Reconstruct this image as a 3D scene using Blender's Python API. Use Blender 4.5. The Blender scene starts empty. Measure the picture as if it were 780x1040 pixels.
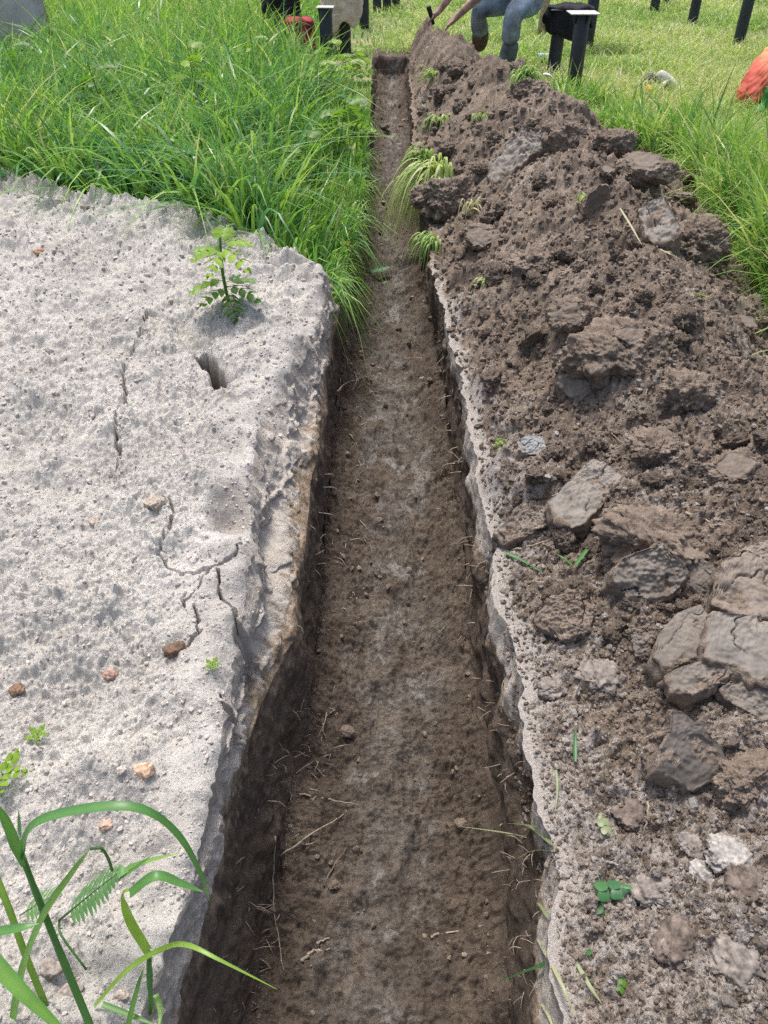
import bpy, bmesh, math, random
import numpy as np
from mathutils import Vector, Matrix, Quaternion

random.seed(7)
RNG = np.random.default_rng(7)
R = math.radians
scene = bpy.context.scene
col = scene.collection

# ------------------------------------------------------------------ camera model
H = 1.35                      # eye height over the meadow
F = 786.0                     # focal length in photo pixels (780 x 1040)
PITCH = math.atan(640 / F)    # horizon lies above the frame
cp, sp = math.cos(PITCH), math.sin(PITCH)

def ray(px, py):
    a, b = (px - 390) / F, (520 - py) / F
    return (a, cp + b * sp, -sp + b * cp)

def unproj(px, py, z=0.0):
    d = ray(px, py)
    t = (z - H) / d[2]
    return d[0] * t, d[1] * t

def aty(px, py, y):
    d = ray(px, py)
    t = y / d[1]
    return Vector((d[0] * t, y, H + d[2] * t))

def atz(px, py, z):
    x, y = unproj(px, py, z)
    return Vector((x, y, z))

# ------------------------------------------------------------------ noise
def _hash(ix, iy, seed):
    n = (ix.astype(np.int64) * 374761393 + iy.astype(np.int64) * 668265263 + int(seed) * 974634777) & 0xFFFFFFFF
    n = ((n ^ (n >> 13)) * 1274126177) & 0xFFFFFFFF
    n = ((n ^ (n >> 15)) * 2246822519) & 0xFFFFFFFF
    return n ^ (n >> 16)

def _h01(ix, iy, seed):
    return _hash(ix, iy, seed) / 4294967295.0

_G = np.array([(math.cos(i * 2 * math.pi / 256), math.sin(i * 2 * math.pi / 256)) for i in range(256)])

def perlin(x, y, seed=0):
    ix, iy = np.floor(x), np.floor(y)
    fx, fy = x - ix, y - iy
    u, v = fx * fx * fx * (fx * (fx * 6 - 15) + 10), fy * fy * fy * (fy * (fy * 6 - 15) + 10)
    def g(dx, dy):
        k = (_hash(ix + dx, iy + dy, seed) & 255).astype(np.int32)
        return _G[k, 0] * (fx - dx) + _G[k, 1] * (fy - dy)
    a = g(0, 0); b = g(1, 0); c = g(0, 1); d = g(1, 1)
    return ((a + u * (b - a)) + v * ((c + u * (d - c)) - (a + u * (b - a)))) * 1.5

def fbm(x, y, octv=4, seed=0, gain=0.5):
    s, a, f = np.zeros_like(x), 1.0, 1.0
    for i in range(octv):
        s = s + a * perlin(x * f + i * 17.3, y * f - i * 9.1, seed + i)
        a *= gain; f *= 2.03
    return s

def noise3(p, seed=0):
    """value noise on (N,3)"""
    i = np.floor(p).astype(np.int64); f = p - i
    f = f * f * (3 - 2 * f)
    r = np.zeros(len(p))
    for dx in (0, 1):
        for dy in (0, 1):
            for dz in (0, 1):
                h = _h01(i[:, 0] + dx + 57 * (i[:, 2] + dz), i[:, 1] + dy - 113 * (i[:, 2] + dz), seed)
                w = (f[:, 0] if dx else 1 - f[:, 0]) * (f[:, 1] if dy else 1 - f[:, 1]) * (f[:, 2] if dz else 1 - f[:, 2])
                r += h * w
    return r * 2 - 1

def fbm3(p, octv=3, seed=0, gain=0.5):
    s, a, f = np.zeros(len(p)), 1.0, 1.0
    for i in range(octv):
        s += a * noise3(p * f + i * 3.7, seed + i); a *= gain; f *= 2.1
    return s

def bomb(x, y, cell, seed, rmin=0.35, rmax=0.75, facet=0.8, keep=1.0, warp=0.25):
    """height of a bed of faceted lumps about one CELL across"""
    X, Y = x / cell, y / cell
    if warp:
        wx, wy = perlin(X * 1.7, Y * 1.7, seed + 91), perlin(X * 1.7 + 40, Y * 1.7 - 7, seed + 92)
        X, Y = X + warp * wx, Y + warp * wy
    ix, iy = np.floor(X), np.floor(Y)
    best = np.zeros_like(X)
    for dx in (-1, 0, 1):
        for dy in (-1, 0, 1):
            cx, cy = ix + dx, iy + dy
            r = rmin + (rmax - rmin) * _h01(cx, cy, seed + 3) ** 1.6
            ax, ay = X - cx - _h01(cx, cy, seed + 1), Y - cy - _h01(cx, cy, seed + 2)
            s = np.sqrt(np.maximum(r * r - ax * ax - ay * ay, 0))
            pl = r * 0.62 + facet * ((_h01(cx, cy, seed + 4) - .5) * ax + (_h01(cx, cy, seed + 5) - .5) * ay) * 2
            h = np.minimum(s, np.maximum(pl, 0))
            if keep < 1:
                h = np.where(_h01(cx, cy, seed + 6) < keep, h, 0)
            best = np.maximum(best, h)
    return best * cell

def sstep(a, b, x):
    t = np.clip((x - a) / (b - a), 0, 1)
    return t * t * (3 - 2 * t)

# ------------------------------------------------------------------ object helpers
def tag(o, label=None, cat=None, group=None, kind=None):
    if label: o['label'] = label
    if cat: o['category'] = cat
    if group: o['group'] = group
    if kind: o['kind'] = kind
    return o

def empty(name, loc, label=None, cat=None, group=None):
    o = bpy.data.objects.new(name, None)
    o.location = loc; o.empty_display_size = 0.05
    col.objects.link(o)
    return tag(o, label, cat, group)

def link(name, me, mat, parent=None, loc=None):
    o = bpy.data.objects.new(name, me)
    col.objects.link(o)
    if mat is not None:
        me.materials.append(mat)
    if parent is not None:
        o.parent = parent
    if loc is not None:
        o.location = loc
    return o

def mesh_np(name, v, faces, smooth=True, attrs=None):
    me = bpy.data.meshes.new(name)
    v = np.ascontiguousarray(v, dtype=np.float32)
    faces = np.ascontiguousarray(faces, dtype=np.int32)
    n, k = faces.shape
    me.vertices.add(len(v)); me.vertices.foreach_set('co', v.ravel())
    me.loops.add(n * k); me.loops.foreach_set('vertex_index', faces.ravel())
    me.polygons.add(n)
    me.polygons.foreach_set('loop_start', np.arange(0, n * k, k, dtype=np.int32))
    me.polygons.foreach_set('use_smooth', np.full(n, smooth, dtype=bool))
    me.update(calc_edges=True)
    for key, val in (attrs or {}).items():
        a = me.attributes.new(key, 'FLOAT', 'POINT')
        a.data.foreach_set('value', np.ascontiguousarray(val, dtype=np.float32))
    return me

def grid_faces(nr, nc):
    i = np.arange((nr - 1) * nc).reshape(nr - 1, nc)[:, :-1].ravel()
    return np.stack([i, i + 1, i + nc + 1, i + nc], 1)

class MB:
    """collects tubes, ribbons and boxes into one mesh"""
    def __init__(s):
        s.v, s.f, s.t = [], [], []
    def add(s, vs, fs, tint=0.5):
        b = len(s.v)
        s.v += [tuple(p) for p in vs]
        s.f += [tuple(i + b for i in f) for f in fs]
        s.t += [tint] * len(vs) if not hasattr(tint, '__len__') else list(tint)
    def tube(s, pts, rad, n=6, tint=0.5, cap=True):
        pts = [Vector(p) for p in pts]
        if not hasattr(rad, '__len__'): rad = [rad] * len(pts)
        vs, fs = [], []
        side = None
        for i, p in enumerate(pts):
            d = (pts[min(i + 1, len(pts) - 1)] - pts[max(i - 1, 0)]).normalized()
            if side is None:
                side = d.cross(Vector((0.13, 0.31, 0.94)))
                if side.length < .05: side = d.cross(Vector((1, 0, 0)))
            side = (side - d * side.dot(d)).normalized()
            up = d.cross(side)
            for k in range(n):
                a = 2 * math.pi * k / n
                vs.append(p + (side * math.cos(a) + up * math.sin(a)) * rad[i])
        for i in range(len(pts) - 1):
            for k in range(n):
                fs.append((i * n + k, i * n + (k + 1) % n, (i + 1) * n + (k + 1) % n, (i + 1) * n + k))
        if cap:
            fs.append(tuple(range(n - 1, -1, -1))); fs.append(tuple(range((len(pts) - 1) * n, len(pts) * n)))
        s.add(vs, fs, tint)
    def ribbon(s, pts, wid, side=None, fold=0.25, tint=0.5):
        """a grass leaf: two halves folded along the midrib"""
        tt_ = []
        pts = [Vector(p) for p in pts]
        vs, fs = [], []
        for i, p in enumerate(pts):
            d = (pts[min(i + 1, len(pts) - 1)] - pts[max(i - 1, 0)]).normalized()
            sd = Vector(side) if side is not None else d.cross(Vector((0, 0, 1)))
            sd = sd - d * sd.dot(d)
            sd = sd.normalized() if sd.length > 1e-4 else Vector((1, 0, 0))
            nrm = sd.cross(d)
            w = wid[i] / 2
            vs += [p - sd * w + nrm * w * fold, p, p + sd * w + nrm * w * fold]
            if not hasattr(tint, '__len__'):
                e = max(0, i / (len(pts) - 1) - .86) * 3.2
                tt_.extend([min(1, tint - .03 + e), min(1, tint + .16 + e), min(1, tint + .03 + e)])
        for i in range(len(pts) - 1):
            a = i * 3
            fs += [(a, a + 1, a + 4, a + 3), (a + 1, a + 2, a + 5, a + 4)]
        s.add(vs, fs, tt_ or tint)
    def box(s, c, size, rot=None):
        m = rot or Matrix.Identity(3)
        vs = []
        for z in (-.5, .5):
            for x, y in ((-.5, -.5), (.5, -.5), (.5, .5), (-.5, .5)):
                vs.append(Vector(c) + m @ Vector((x * size[0], y * size[1], z * size[2])))
        s.add(vs, [(3, 2, 1, 0), (4, 5, 6, 7), (0, 1, 5, 4), (1, 2, 6, 5), (2, 3, 7, 6), (3, 0, 4, 7)])
    def build(s, name, mat, parent=None, loc=None, smooth=True, origin=None):
        me = bpy.data.meshes.new(name)
        o3 = Vector(origin) if origin is not None else Vector((0, 0, 0))
        me.from_pydata([tuple(Vector(v) - o3) for v in s.v], [], s.f)
        me.polygons.foreach_set('use_smooth', np.full(len(me.polygons), smooth, dtype=bool))
        a = me.attributes.new('tint', 'FLOAT', 'POINT')
        a.data.foreach_set('value', np.array(s.t, dtype=np.float32))
        me.update()
        return link(name, me, mat, parent, loc if loc is not None else (o3 if origin is not None else None))

def spline(pts, n=10):
    """Catmull-Rom through control points"""
    pts = [Vector(p) for p in pts]
    P = [pts[0] * 2 - pts[1]] + pts + [pts[-1] * 2 - pts[-2]]
    out = []
    for i in range(1, len(P) - 2):
        for k in range(n):
            t = k / n
            a, b, c, d = P[i - 1], P[i], P[i + 1], P[i + 2]
            out.append(0.5 * ((2 * b) + (c - a) * t + (2 * a - 5 * b + 4 * c - d) * t * t + (3 * b - a - 3 * c + d) * t ** 3))
    out.append(pts[-1])
    return out

# ------------------------------------------------------------------ materials
def new_mat(name):
    m = bpy.data.materials.new(name)
    m.use_nodes = True
    nt = m.node_tree
    b = nt.nodes['Principled BSDF']
    return m, nt, b

def N(nt, typ, **kw):
    n = nt.nodes.new(typ)
    for k, v in kw.items():
        if k.startswith('i_'):
            n.inputs[k[2:].replace('_', ' ')].default_value = v
        else:
            setattr(n, k, v)
    return n

def ramp(nt, src, stops, interp='LINEAR'):
    r = nt.nodes.new('ShaderNodeValToRGB')
    r.color_ramp.interpolation = interp
    el = r.color_ramp.elements
    while len(el) < len(stops): el.new(0.5)
    for e, (p, c) in zip(el, stops):
        e.position = p
        e.color = (c[0], c[1], c[2], 1) if hasattr(c, '__len__') else (c, c, c, 1)
    nt.links.new(src, r.inputs[0])
    return r.outputs[0]

def mixc(nt, fac, a, b, mode='MIX'):
    m = nt.nodes.new('ShaderNodeMix')
    m.data_type = 'RGBA'; m.blend_type = mode
    def put(sock, v):
        if hasattr(v, 'is_linked') or isinstance(v, bpy.types.NodeSocket): nt.links.new(v, sock)
        elif hasattr(v, '__len__'): sock.default_value = (v[0], v[1], v[2], 1)
        else: sock.default_value = v
    put(m.inputs[0], fac); put(m.inputs[6], a); put(m.inputs[7], b)
    return m.outputs[2]

def noise_tex(nt, vec, scale, detail=4, rough=.55, dist=0):
    n = nt.nodes.new('ShaderNodeTexNoise')
    n.inputs['Scale'].default_value = scale
    n.inputs['Detail'].default_value = detail
    n.inputs['Roughness'].default_value = rough
    n.inputs['Distortion'].default_value = dist
    nt.links.new(vec, n.inputs['Vector'])
    return n.outputs['Fac']

def attr(nt, name):
    a = nt.nodes.new('ShaderNodeAttribute'); a.attribute_name = name
    return a.outputs['Fac']

def math_n(nt, op, a, b=None, clamp=False):
    m = nt.nodes.new('ShaderNodeMath'); m.operation = op; m.use_clamp = clamp
    for i, v in enumerate((a, b)):
        if v is None: continue
        if isinstance(v, bpy.types.NodeSocket): nt.links.new(v, m.inputs[i])
        else: m.inputs[i].default_value = v
    return m.outputs[0]

def bump(nt, b, hs, strength=.6, dist=.004):
    bn = nt.nodes.new('ShaderNodeBump')
    bn.inputs['Strength'].default_value = strength
    bn.inputs['Distance'].default_value = dist
    nt.links.new(hs, bn.inputs['Height'])
    nt.links.new(bn.outputs[0], b.inputs['Normal'])

def coord(nt):
    return nt.nodes.new('ShaderNodeTexCoord').outputs['Object']

SAND_A, SAND_B, SAND_C = (.408, .394, .366), (.558, .545, .512), (.27, .225, .19)
BROWN_D, BROWN_M, BROWN_L = (.050, .036, .028), (.138, .108, .084), (.285, .236, .190)
GREY_P = (.31, .28, .25)

def soil_colour(nt, c, pale=None, seed=0):
    big = noise_tex(nt, c, 5 + seed, 5, .6, .3)
    mid = noise_tex(nt, c, 38, 5, .7)
    fine = noise_tex(nt, c, 260, 3, .7)
    base = ramp(nt, big, [(.30, BROWN_M), (.52, (.198, .157, .124)), (.72, BROWN_L)])
    base = mixc(nt, .75, base, ramp(nt, mid, [(.28, (.42, .40, .38)), (.5, (1, 1, 1)), (.72, (1.55, 1.57, 1.6))]), 'MULTIPLY')
    base = mixc(nt, ramp(nt, fine, [(.57, 0), (.72, .75)]), base, (.38, .335, .29))
    if pale is not None:
        pp = math_n(nt, 'ADD', pale, math_n(nt, 'MULTIPLY', math_n(nt, 'SUBTRACT', mid, .5), 1.5))
        base = mixc(nt, ramp(nt, pp, [(.42, 0), (.72, .9)]), base, ramp(nt, fine, [(.3, (.25, .225, .20)), (.65, (.46, .43, .40))]))
    return base, mid, fine

def mat_soil(name, use_pale=True, rough=.95):
    m, nt, b = new_mat(name)
    c = coord(nt)
    base, mid, fine = soil_colour(nt, c, attr(nt, 'pale') if use_pale else None)
    nt.links.new(base, b.inputs['Base Color'])
    b.inputs['Roughness'].default_value = rough
    b.inputs['Specular IOR Level'].default_value = .25
    grit = noise_tex(nt, c, 110, 5, .72)
    h = math_n(nt, 'ADD', grit, math_n(nt, 'MULTIPLY', fine, .5))
    bump(nt, b, h, .85, .008)
    return m

def mat_clod(name, grey, blotch=2.2):
    """rough brown earth; the spade-cut faces are smooth grey clay"""
    m, nt, b = new_mat(name)
    c = coord(nt)
    base, mid, fine = soil_colour(nt, c, None, 3)
    g = ramp(nt, noise_tex(nt, c, 22, 5, .65), [(.3, tuple(.72 * k for k in grey)), (.6, grey), (.8, tuple(1.25 * k for k in grey))])
    patch = noise_tex(nt, c, 14, 5, .7)
    fl = math_n(nt, 'ADD', attr(nt, 'flat'), math_n(nt, 'MULTIPLY', math_n(nt, 'SUBTRACT', patch, .55), blotch))
    fac = ramp(nt, fl, [(.40, 0), (.75, .85)])
    nt.links.new(mixc(nt, fac, base, g), b.inputs['Base Color'])
    b.inputs['Specular IOR Level'].default_value = .3
    nt.links.new(ramp(nt, fl, [(.4, .95), (.7, .72)]), b.inputs['Roughness'])
    h = math_n(nt, 'MULTIPLY', math_n(nt, 'ADD', mid, math_n(nt, 'MULTIPLY', fine, .5)), math_n(nt, 'SUBTRACT', 1.12, attr(nt, 'flat')))
    bump(nt, b, h, .9, .006)
    return m

def mat_sand():
    m, nt, b = new_mat('pale_sand')
    c = coord(nt)
    big = noise_tex(nt, c, 3.2, 4, .6, .4); mid = noise_tex(nt, c, 45, 5, .7); fine = noise_tex(nt, c, 330, 3, .75)
    base = ramp(nt, big, [(.3, SAND_A), (.55, (.478, .464, .433)), (.75, SAND_B)])
    base = mixc(nt, .8, base, ramp(nt, mid, [(.25, (.74, .72, .71)), (.5, (1, 1, 1)), (.78, (1.12, 1.12, 1.13))]), 'MULTIPLY')
    base = mixc(nt, .9, base, ramp(nt, fine, [(.28, (.55, .53, .51)), (.5, (1, 1, 1)), (.75, (1.2, 1.2, 1.2))]), 'MULTIPLY')
    ochre = noise_tex(nt, c, 9.5, 5, .7)
    base = mixc(nt, ramp(nt, ochre, [(.66, 0), (.76, .40)]), base, (.40, .29, .20))
    damp = attr(nt, 'damp')
    base = mixc(nt, damp, base, (.285, .262, .24))  # darker grey-brown sand where the mask is set
    base = mixc(nt, attr(nt, 'earth'), base, (.13, .095, .070))
    nt.links.new(base, b.inputs['Base Color'])
    b.inputs['Roughness'].default_value = .95; b.inputs['Specular IOR Level'].default_value = .2
    grit = noise_tex(nt, c, 135, 5, .72)
    bump(nt, b, math_n(nt, 'ADD', grit, math_n(nt, 'MULTIPLY', fine, .35)), .8, .006)
    return m

def mat_layers():
    """the cut through the ground: pale sand, an ochre seam, then brown subsoil; greasy smears on the floor"""
    m, nt, b = new_mat('trench_earth')
    c = coord(nt)
    mapn = nt.nodes.new('ShaderNodeMapping'); nt.links.new(c, mapn.inputs[0]); mapn.inputs['Scale'].default_value = (1, 1.25, .8)
    cs = mapn.outputs[0]
    base, mid, fine = soil_colour(nt, c, None, 1)
    warm = noise_tex(nt, c, 7, 4, .6, .5)
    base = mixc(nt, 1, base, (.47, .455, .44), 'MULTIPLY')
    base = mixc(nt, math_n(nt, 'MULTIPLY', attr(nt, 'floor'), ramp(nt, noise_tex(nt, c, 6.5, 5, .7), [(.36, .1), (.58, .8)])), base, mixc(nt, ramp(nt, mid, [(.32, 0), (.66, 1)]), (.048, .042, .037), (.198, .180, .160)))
    base = mixc(nt, ramp(nt, warm, [(.56, 0), (.70, .6)]), base, (.175, .138, .102))
    # wet grey clay smears along the floor
    m2 = nt.nodes.new('ShaderNodeMapping'); nt.links.new(c, m2.inputs[0]); m2.inputs['Scale'].default_value = (1.2, .75, 1)
    smear = noise_tex(nt, m2.outputs[0], 9, 5, .65, 1.0)
    smf = math_n(nt, 'MULTIPLY', ramp(nt, smear, [(.54, 0), (.64, .75)]), attr(nt, 'floor'))
    base = mixc(nt, smf, base, (.25, .24, .228))
    streak = noise_tex(nt, cs, 24, 8, .72, .2)
    pos = math_n(nt, 'ADD', attr(nt, 'layer'), math_n(nt, 'MULTIPLY', math_n(nt, 'SUBTRACT', streak, .5), .55))
    sandc = ramp(nt, streak, [(.3, (.33, .29, .245)), (.5, (.46, .42, .37)), (.7, (.54, .505, .46))])
    ochre = ramp(nt, streak, [(.3, (.22, .16, .105)), (.6, (.36, .28, .195))])
    cc = mixc(nt, ramp(nt, pos, [(.36, 0), (.46, .85)]), base, ochre)
    cc = mixc(nt, ramp(nt, pos, [(.50, 0), (.62, 1)]), cc, sandc)
    nt.links.new(cc, b.inputs['Base Color'])
    b.inputs['Specular IOR Level'].default_value = .3
    rg = mixc(nt, smf, (.93, .93, .93), (.38, .38, .38))
    nt.links.new(rg, b.inputs['Roughness'])
    grit = noise_tex(nt, c, 95, 6, .74, .3)
    bump(nt, b, math_n(nt, 'ADD', math_n(nt, 'ADD', grit, mid), math_n(nt, 'MULTIPLY', fine, .4)), .85, .008)
    return m

def mat_leaf(name, stops, transl=.35, rough=.45, var=.25):
    m, nt, b = new_mat(name)
    t = attr(nt, 'tint')
    c = ramp(nt, t, stops)
    nz = noise_tex(nt, coord(nt), 30, 2)
    c = mixc(nt, var, c, ramp(nt, nz, [(.3, (.6, .6, .6)), (.7, (1.4, 1.4, 1.3))]), 'MULTIPLY')
    nt.links.new(c, b.inputs['Base Color'])
    b.inputs['Roughness'].default_value = rough
    b.inputs['Specular IOR Level'].default_value = .4
    tr = nt.nodes.new('ShaderNodeBsdfTranslucent')
    nt.links.new(mixc(nt, 1, c, (1.15, 1.25, .7), 'MULTIPLY'), tr.inputs[0])
    mx = nt.nodes.new('ShaderNodeMixShader'); mx.inputs[0].default_value = transl
    nt.links.new(b.outputs[0], mx.inputs[1]); nt.links.new(tr.outputs[0], mx.inputs[2])
    nt.links.new(mx.outputs[0], nt.nodes['Material Output'].inputs[0])
    return m

def mat_plain(name, colr, rough=.7, metal=0, noise=0.15, scale=30, spec=.4, bumpd=0):
    m, nt, b = new_mat(name)
    c = coord(nt)
    nz = noise_tex(nt, c, scale, 4, .6)
    lo, hi = 1 - noise * 2, 1 + noise * 2
    cc = mixc(nt, 1, colr, ramp(nt, nz, [(.3, (lo,) * 3), (.7, (hi,) * 3)]), 'MULTIPLY')
    nt.links.new(cc, b.inputs['Base Color'])
    b.inputs['Roughness'].default_value = rough; b.inputs['Metallic'].default_value = metal
    b.inputs['Specular IOR Level'].default_value = spec
    if bumpd: bump(nt, b, nz, .6, bumpd)
    return m

def mat_meadow():
    m, nt, b = new_mat('meadow_turf')
    c = coord(nt)
    a = noise_tex(nt, c, 1.6, 5, .65); d = noise_tex(nt, c, 28, 4, .7)
    base = ramp(nt, a, [(.33, (.10, .15, .04)), (.50, (.17, .21, .075)), (.62, (.31, .26, .16))])
    base = mixc(nt, .9, base, ramp(nt, d, [(.3, (.4, .4, .35)), (.55, (1, 1, 1)), (.75, (1.5, 1.5, 1.35))]), 'MULTIPLY')
    nt.links.new(base, b.inputs['Base Color']); b.inputs['Roughness'].default_value = .95
    bump(nt, b, d, .8, .02)
    return m

M_SOIL = mat_soil('dug_soil')
M_SAND = mat_sand()
M_TRENCH = mat_layers()
M_CLOD = mat_clod('earth_clod', (.175, .142, .115))
M_CLOD_GREY = mat_clod('clay_clod', (.215, .186, .158))
M_CLOD_DARK = mat_clod('peaty_clod', (.120, .098, .080))
M_PALECLOD = mat_plain('dry_pale_clod', (.33, .31, .29), .95, noise=.25, scale=90, spec=.2, bumpd=.004)
M_PALEC2 = mat_plain('grey_brown_rubble', (.215, .19, .17), .95, noise=.28, scale=70, spec=.2, bumpd=.005)
M_RUB = mat_plain('brown_rubble', (.145, .118, .10), .95, noise=.3, scale=60, spec=.2, bumpd=.006)
M_MEADOW = mat_meadow()
GREEN = [(0, (.030, .085, .030)), (.3, (.060, .150, .030)), (.6, (.115, .225, .040)), (.85, (.20, .29, .065)), (.93, (.34, .32, .14)), (1, (.44, .40, .24))]
M_TALL = mat_leaf('tall_grass_leaf', [(0, (.09, .23, .13)), (.3, (.13, .30, .085)), (.65, (.26, .43, .085)), (.9, (.38, .52, .15)), (1, (.58, .55, .34))], .42, .32)
M_SHORT = mat_leaf('short_grass_leaf', [(0, (.14, .28, .09)), (.35, (.28, .42, .12)), (.65, (.42, .53, .19)), (.85, (.54, .55, .30)), (1, (.66, .60, .42))], .4)
M_BLADE = mat_leaf('fresh_blade', [(0, (.05, .17, .075)), (.5, (.12, .29, .075)), (1, (.27, .44, .07))], .38, .36)
M_HERB = mat_leaf('herb_leaf', [(0, (.045, .14, .035)), (.5, (.13, .27, .035)), (1, (.27, .42, .045))], .4)
M_STRAW = mat_leaf('wilted_blade', [(0, (.16, .23, .11)), (.5, (.30, .34, .19)), (1, (.50, .46, .30))], .25)
M_ROOT = mat_plain('root_skin', (.30, .245, .19), .85, noise=.2, scale=60)
M_ROOTD = mat_plain('dark_root_skin', (.16, .115, .08), .85, noise=.2, scale=60)

# ------------------------------------------------------------------ ground lines traced from the photograph
Y_END = 8.78
def depth_at(y):
    d = 0.45 - 0.285 * np.clip(np.asarray(y, dtype=float) / Y_END, 0, 1) ** 1.2
    return d * (1 - sstep(Y_END - .03, Y_END + .05, y)) * sstep(-2.4, -2.3, y)

def line(pts, zfun):
    """pixel polyline -> (ys, xs), each point lying at height zfun(y)"""
    out = []
    for px, py in pts:
        z = float(zfun(2.0))
        for _ in range(12):
            x, y = unproj(px, py, z)
            z = float(zfun(y))
        out.append((y, x))
    out.sort()
    return np.array([o[0] for o in out]), np.array([o[1] for o in out])

Z_LIP = lambda y: 0.15
L_SAND = line([(138, 1040), (162, 960), (190, 880), (210, 800), (226, 720), (237, 650), (247, 600), (252, 540), (255, 480), (262, 430), (290, 385), (316, 340), (329, 300), (333, 285)], Z_LIP)
Z_B = lambda y: -0.05 * (1 - sstep(2.9, 3.2, y))
L_BASE = line([(185, 1000), (212, 900), (236, 800), (262, 720), (298, 650), (309, 560), (324, 450), (333, 380), (343, 318), (352, 280), (361, 240), (367, 200), (374, 130), (377, 90), (378, 58)], Z_B)
L_FLOOR = line([(262, 1000), (276, 900), (303, 800), (320, 700), (328, 600), (335, 500), (343, 400), (356, 300), (373, 200), (382, 110), (385, 78)], lambda y: -float(depth_at(min(y, 8.6))))
R_FLOOR = line([(503, 1000), (497, 900), (492, 800), (481, 700), (470, 600), (461, 500), (449, 400), (431, 300), (421, 200), (413, 110), (411, 78)], lambda y: -float(depth_at(min(y, 8.6))))
R_LIP = line([(566, 1000), (559, 900), (548, 800), (524, 700), (504, 600), (490, 500), (477, 420), (453, 330), (443, 290), (427, 200), (419, 130), (415, 58)], lambda y: 0.0)
R_EDGE = line([(785, 345), (742, 265), (700, 200), (650, 165), (605, 145), (560, 122), (510, 95), (470, 68), (440, 54)], lambda y: 0.0)

def li(l, y):
    return np.interp(y, l[0], l[1])

RIM = [(345, 262), (333, 285), (300, 272), (250, 245), (200, 226), (140, 214), (90, 203), (40, 190), (0, 184), (-120, 172)]
_rim = sorted(unproj(px, py, .14) for px, py in RIM)
def rim_y(x):
    return np.interp(x, [r[0] for r in _rim], [r[1] for r in _rim])

# ------------------------------------------------------------------ rows
ys = [-2.6, -2.42, -2.35, -2.28, -2.2] + list(np.linspace(-2.0, .2, 24))
y = .22
while y < 9.35:
    ys.append(y)
    y += max(.0026, .0023 * y) if not (Y_END - .05 < y < Y_END + .07) else .006
YS = np.array(ys); NR = len(YS)

# ------------------------------------------------------------------ sand heap
def seg_dist(X, Y, pts):
    d = np.full(X.shape, 9.0)
    for (ax, ay), (bx, by) in zip(pts[:-1], pts[1:]):
        vx, vy = bx - ax, by - ay
        t = np.clip(((X - ax) * vx + (Y - ay) * vy) / (vx * vx + vy * vy + 1e-12), 0, 1)
        d = np.minimum(d, np.hypot(X - ax - t * vx, Y - ay - t * vy))
    return d

def pxl(pts, z=.15):
    return [unproj(px, py, z) for px, py in pts]

SLOT = [(200, 344), (210, 358), (219, 374), (225, 386)]
CRACKS = [([(153, 322), (147, 335), (141, 348)], .004, .02), ([(126, 362), (125, 385), (128, 402), (120, 425), (119, 452), (122, 462)], .005, .03),
          ([(179, 536), (175, 548), (163, 568)], .004, .02), ([(185, 588), (215, 587), (237, 575)], .0045, .025), ([(222, 590), (225, 610), (238, 620), (240, 640)], .0045, .03),
          ([(188, 605), (187, 618), (196, 606)], .003, .015), ([(198, 618), (203, 632), (199, 645)], .003, .015), ([(190, 655), (205, 640)], .003, .012),
          ([(225, 705), (240, 740)], .003, .015), ([(141, 348), (131, 354), (126, 362)], .003, .012), ([(163, 568), (170, 580), (185, 588)], .003, .014), ([(240, 640), (237, 662), (240, 690)], .003, .014), ([(215, 587), (205, 598), (196, 606)], .003, .012), ([(237, 575), (246, 560)], .003, .014), ([(175, 520), (179, 536)], .003, .012), ([(122, 462), (117, 478)], .003, .012)]

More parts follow.
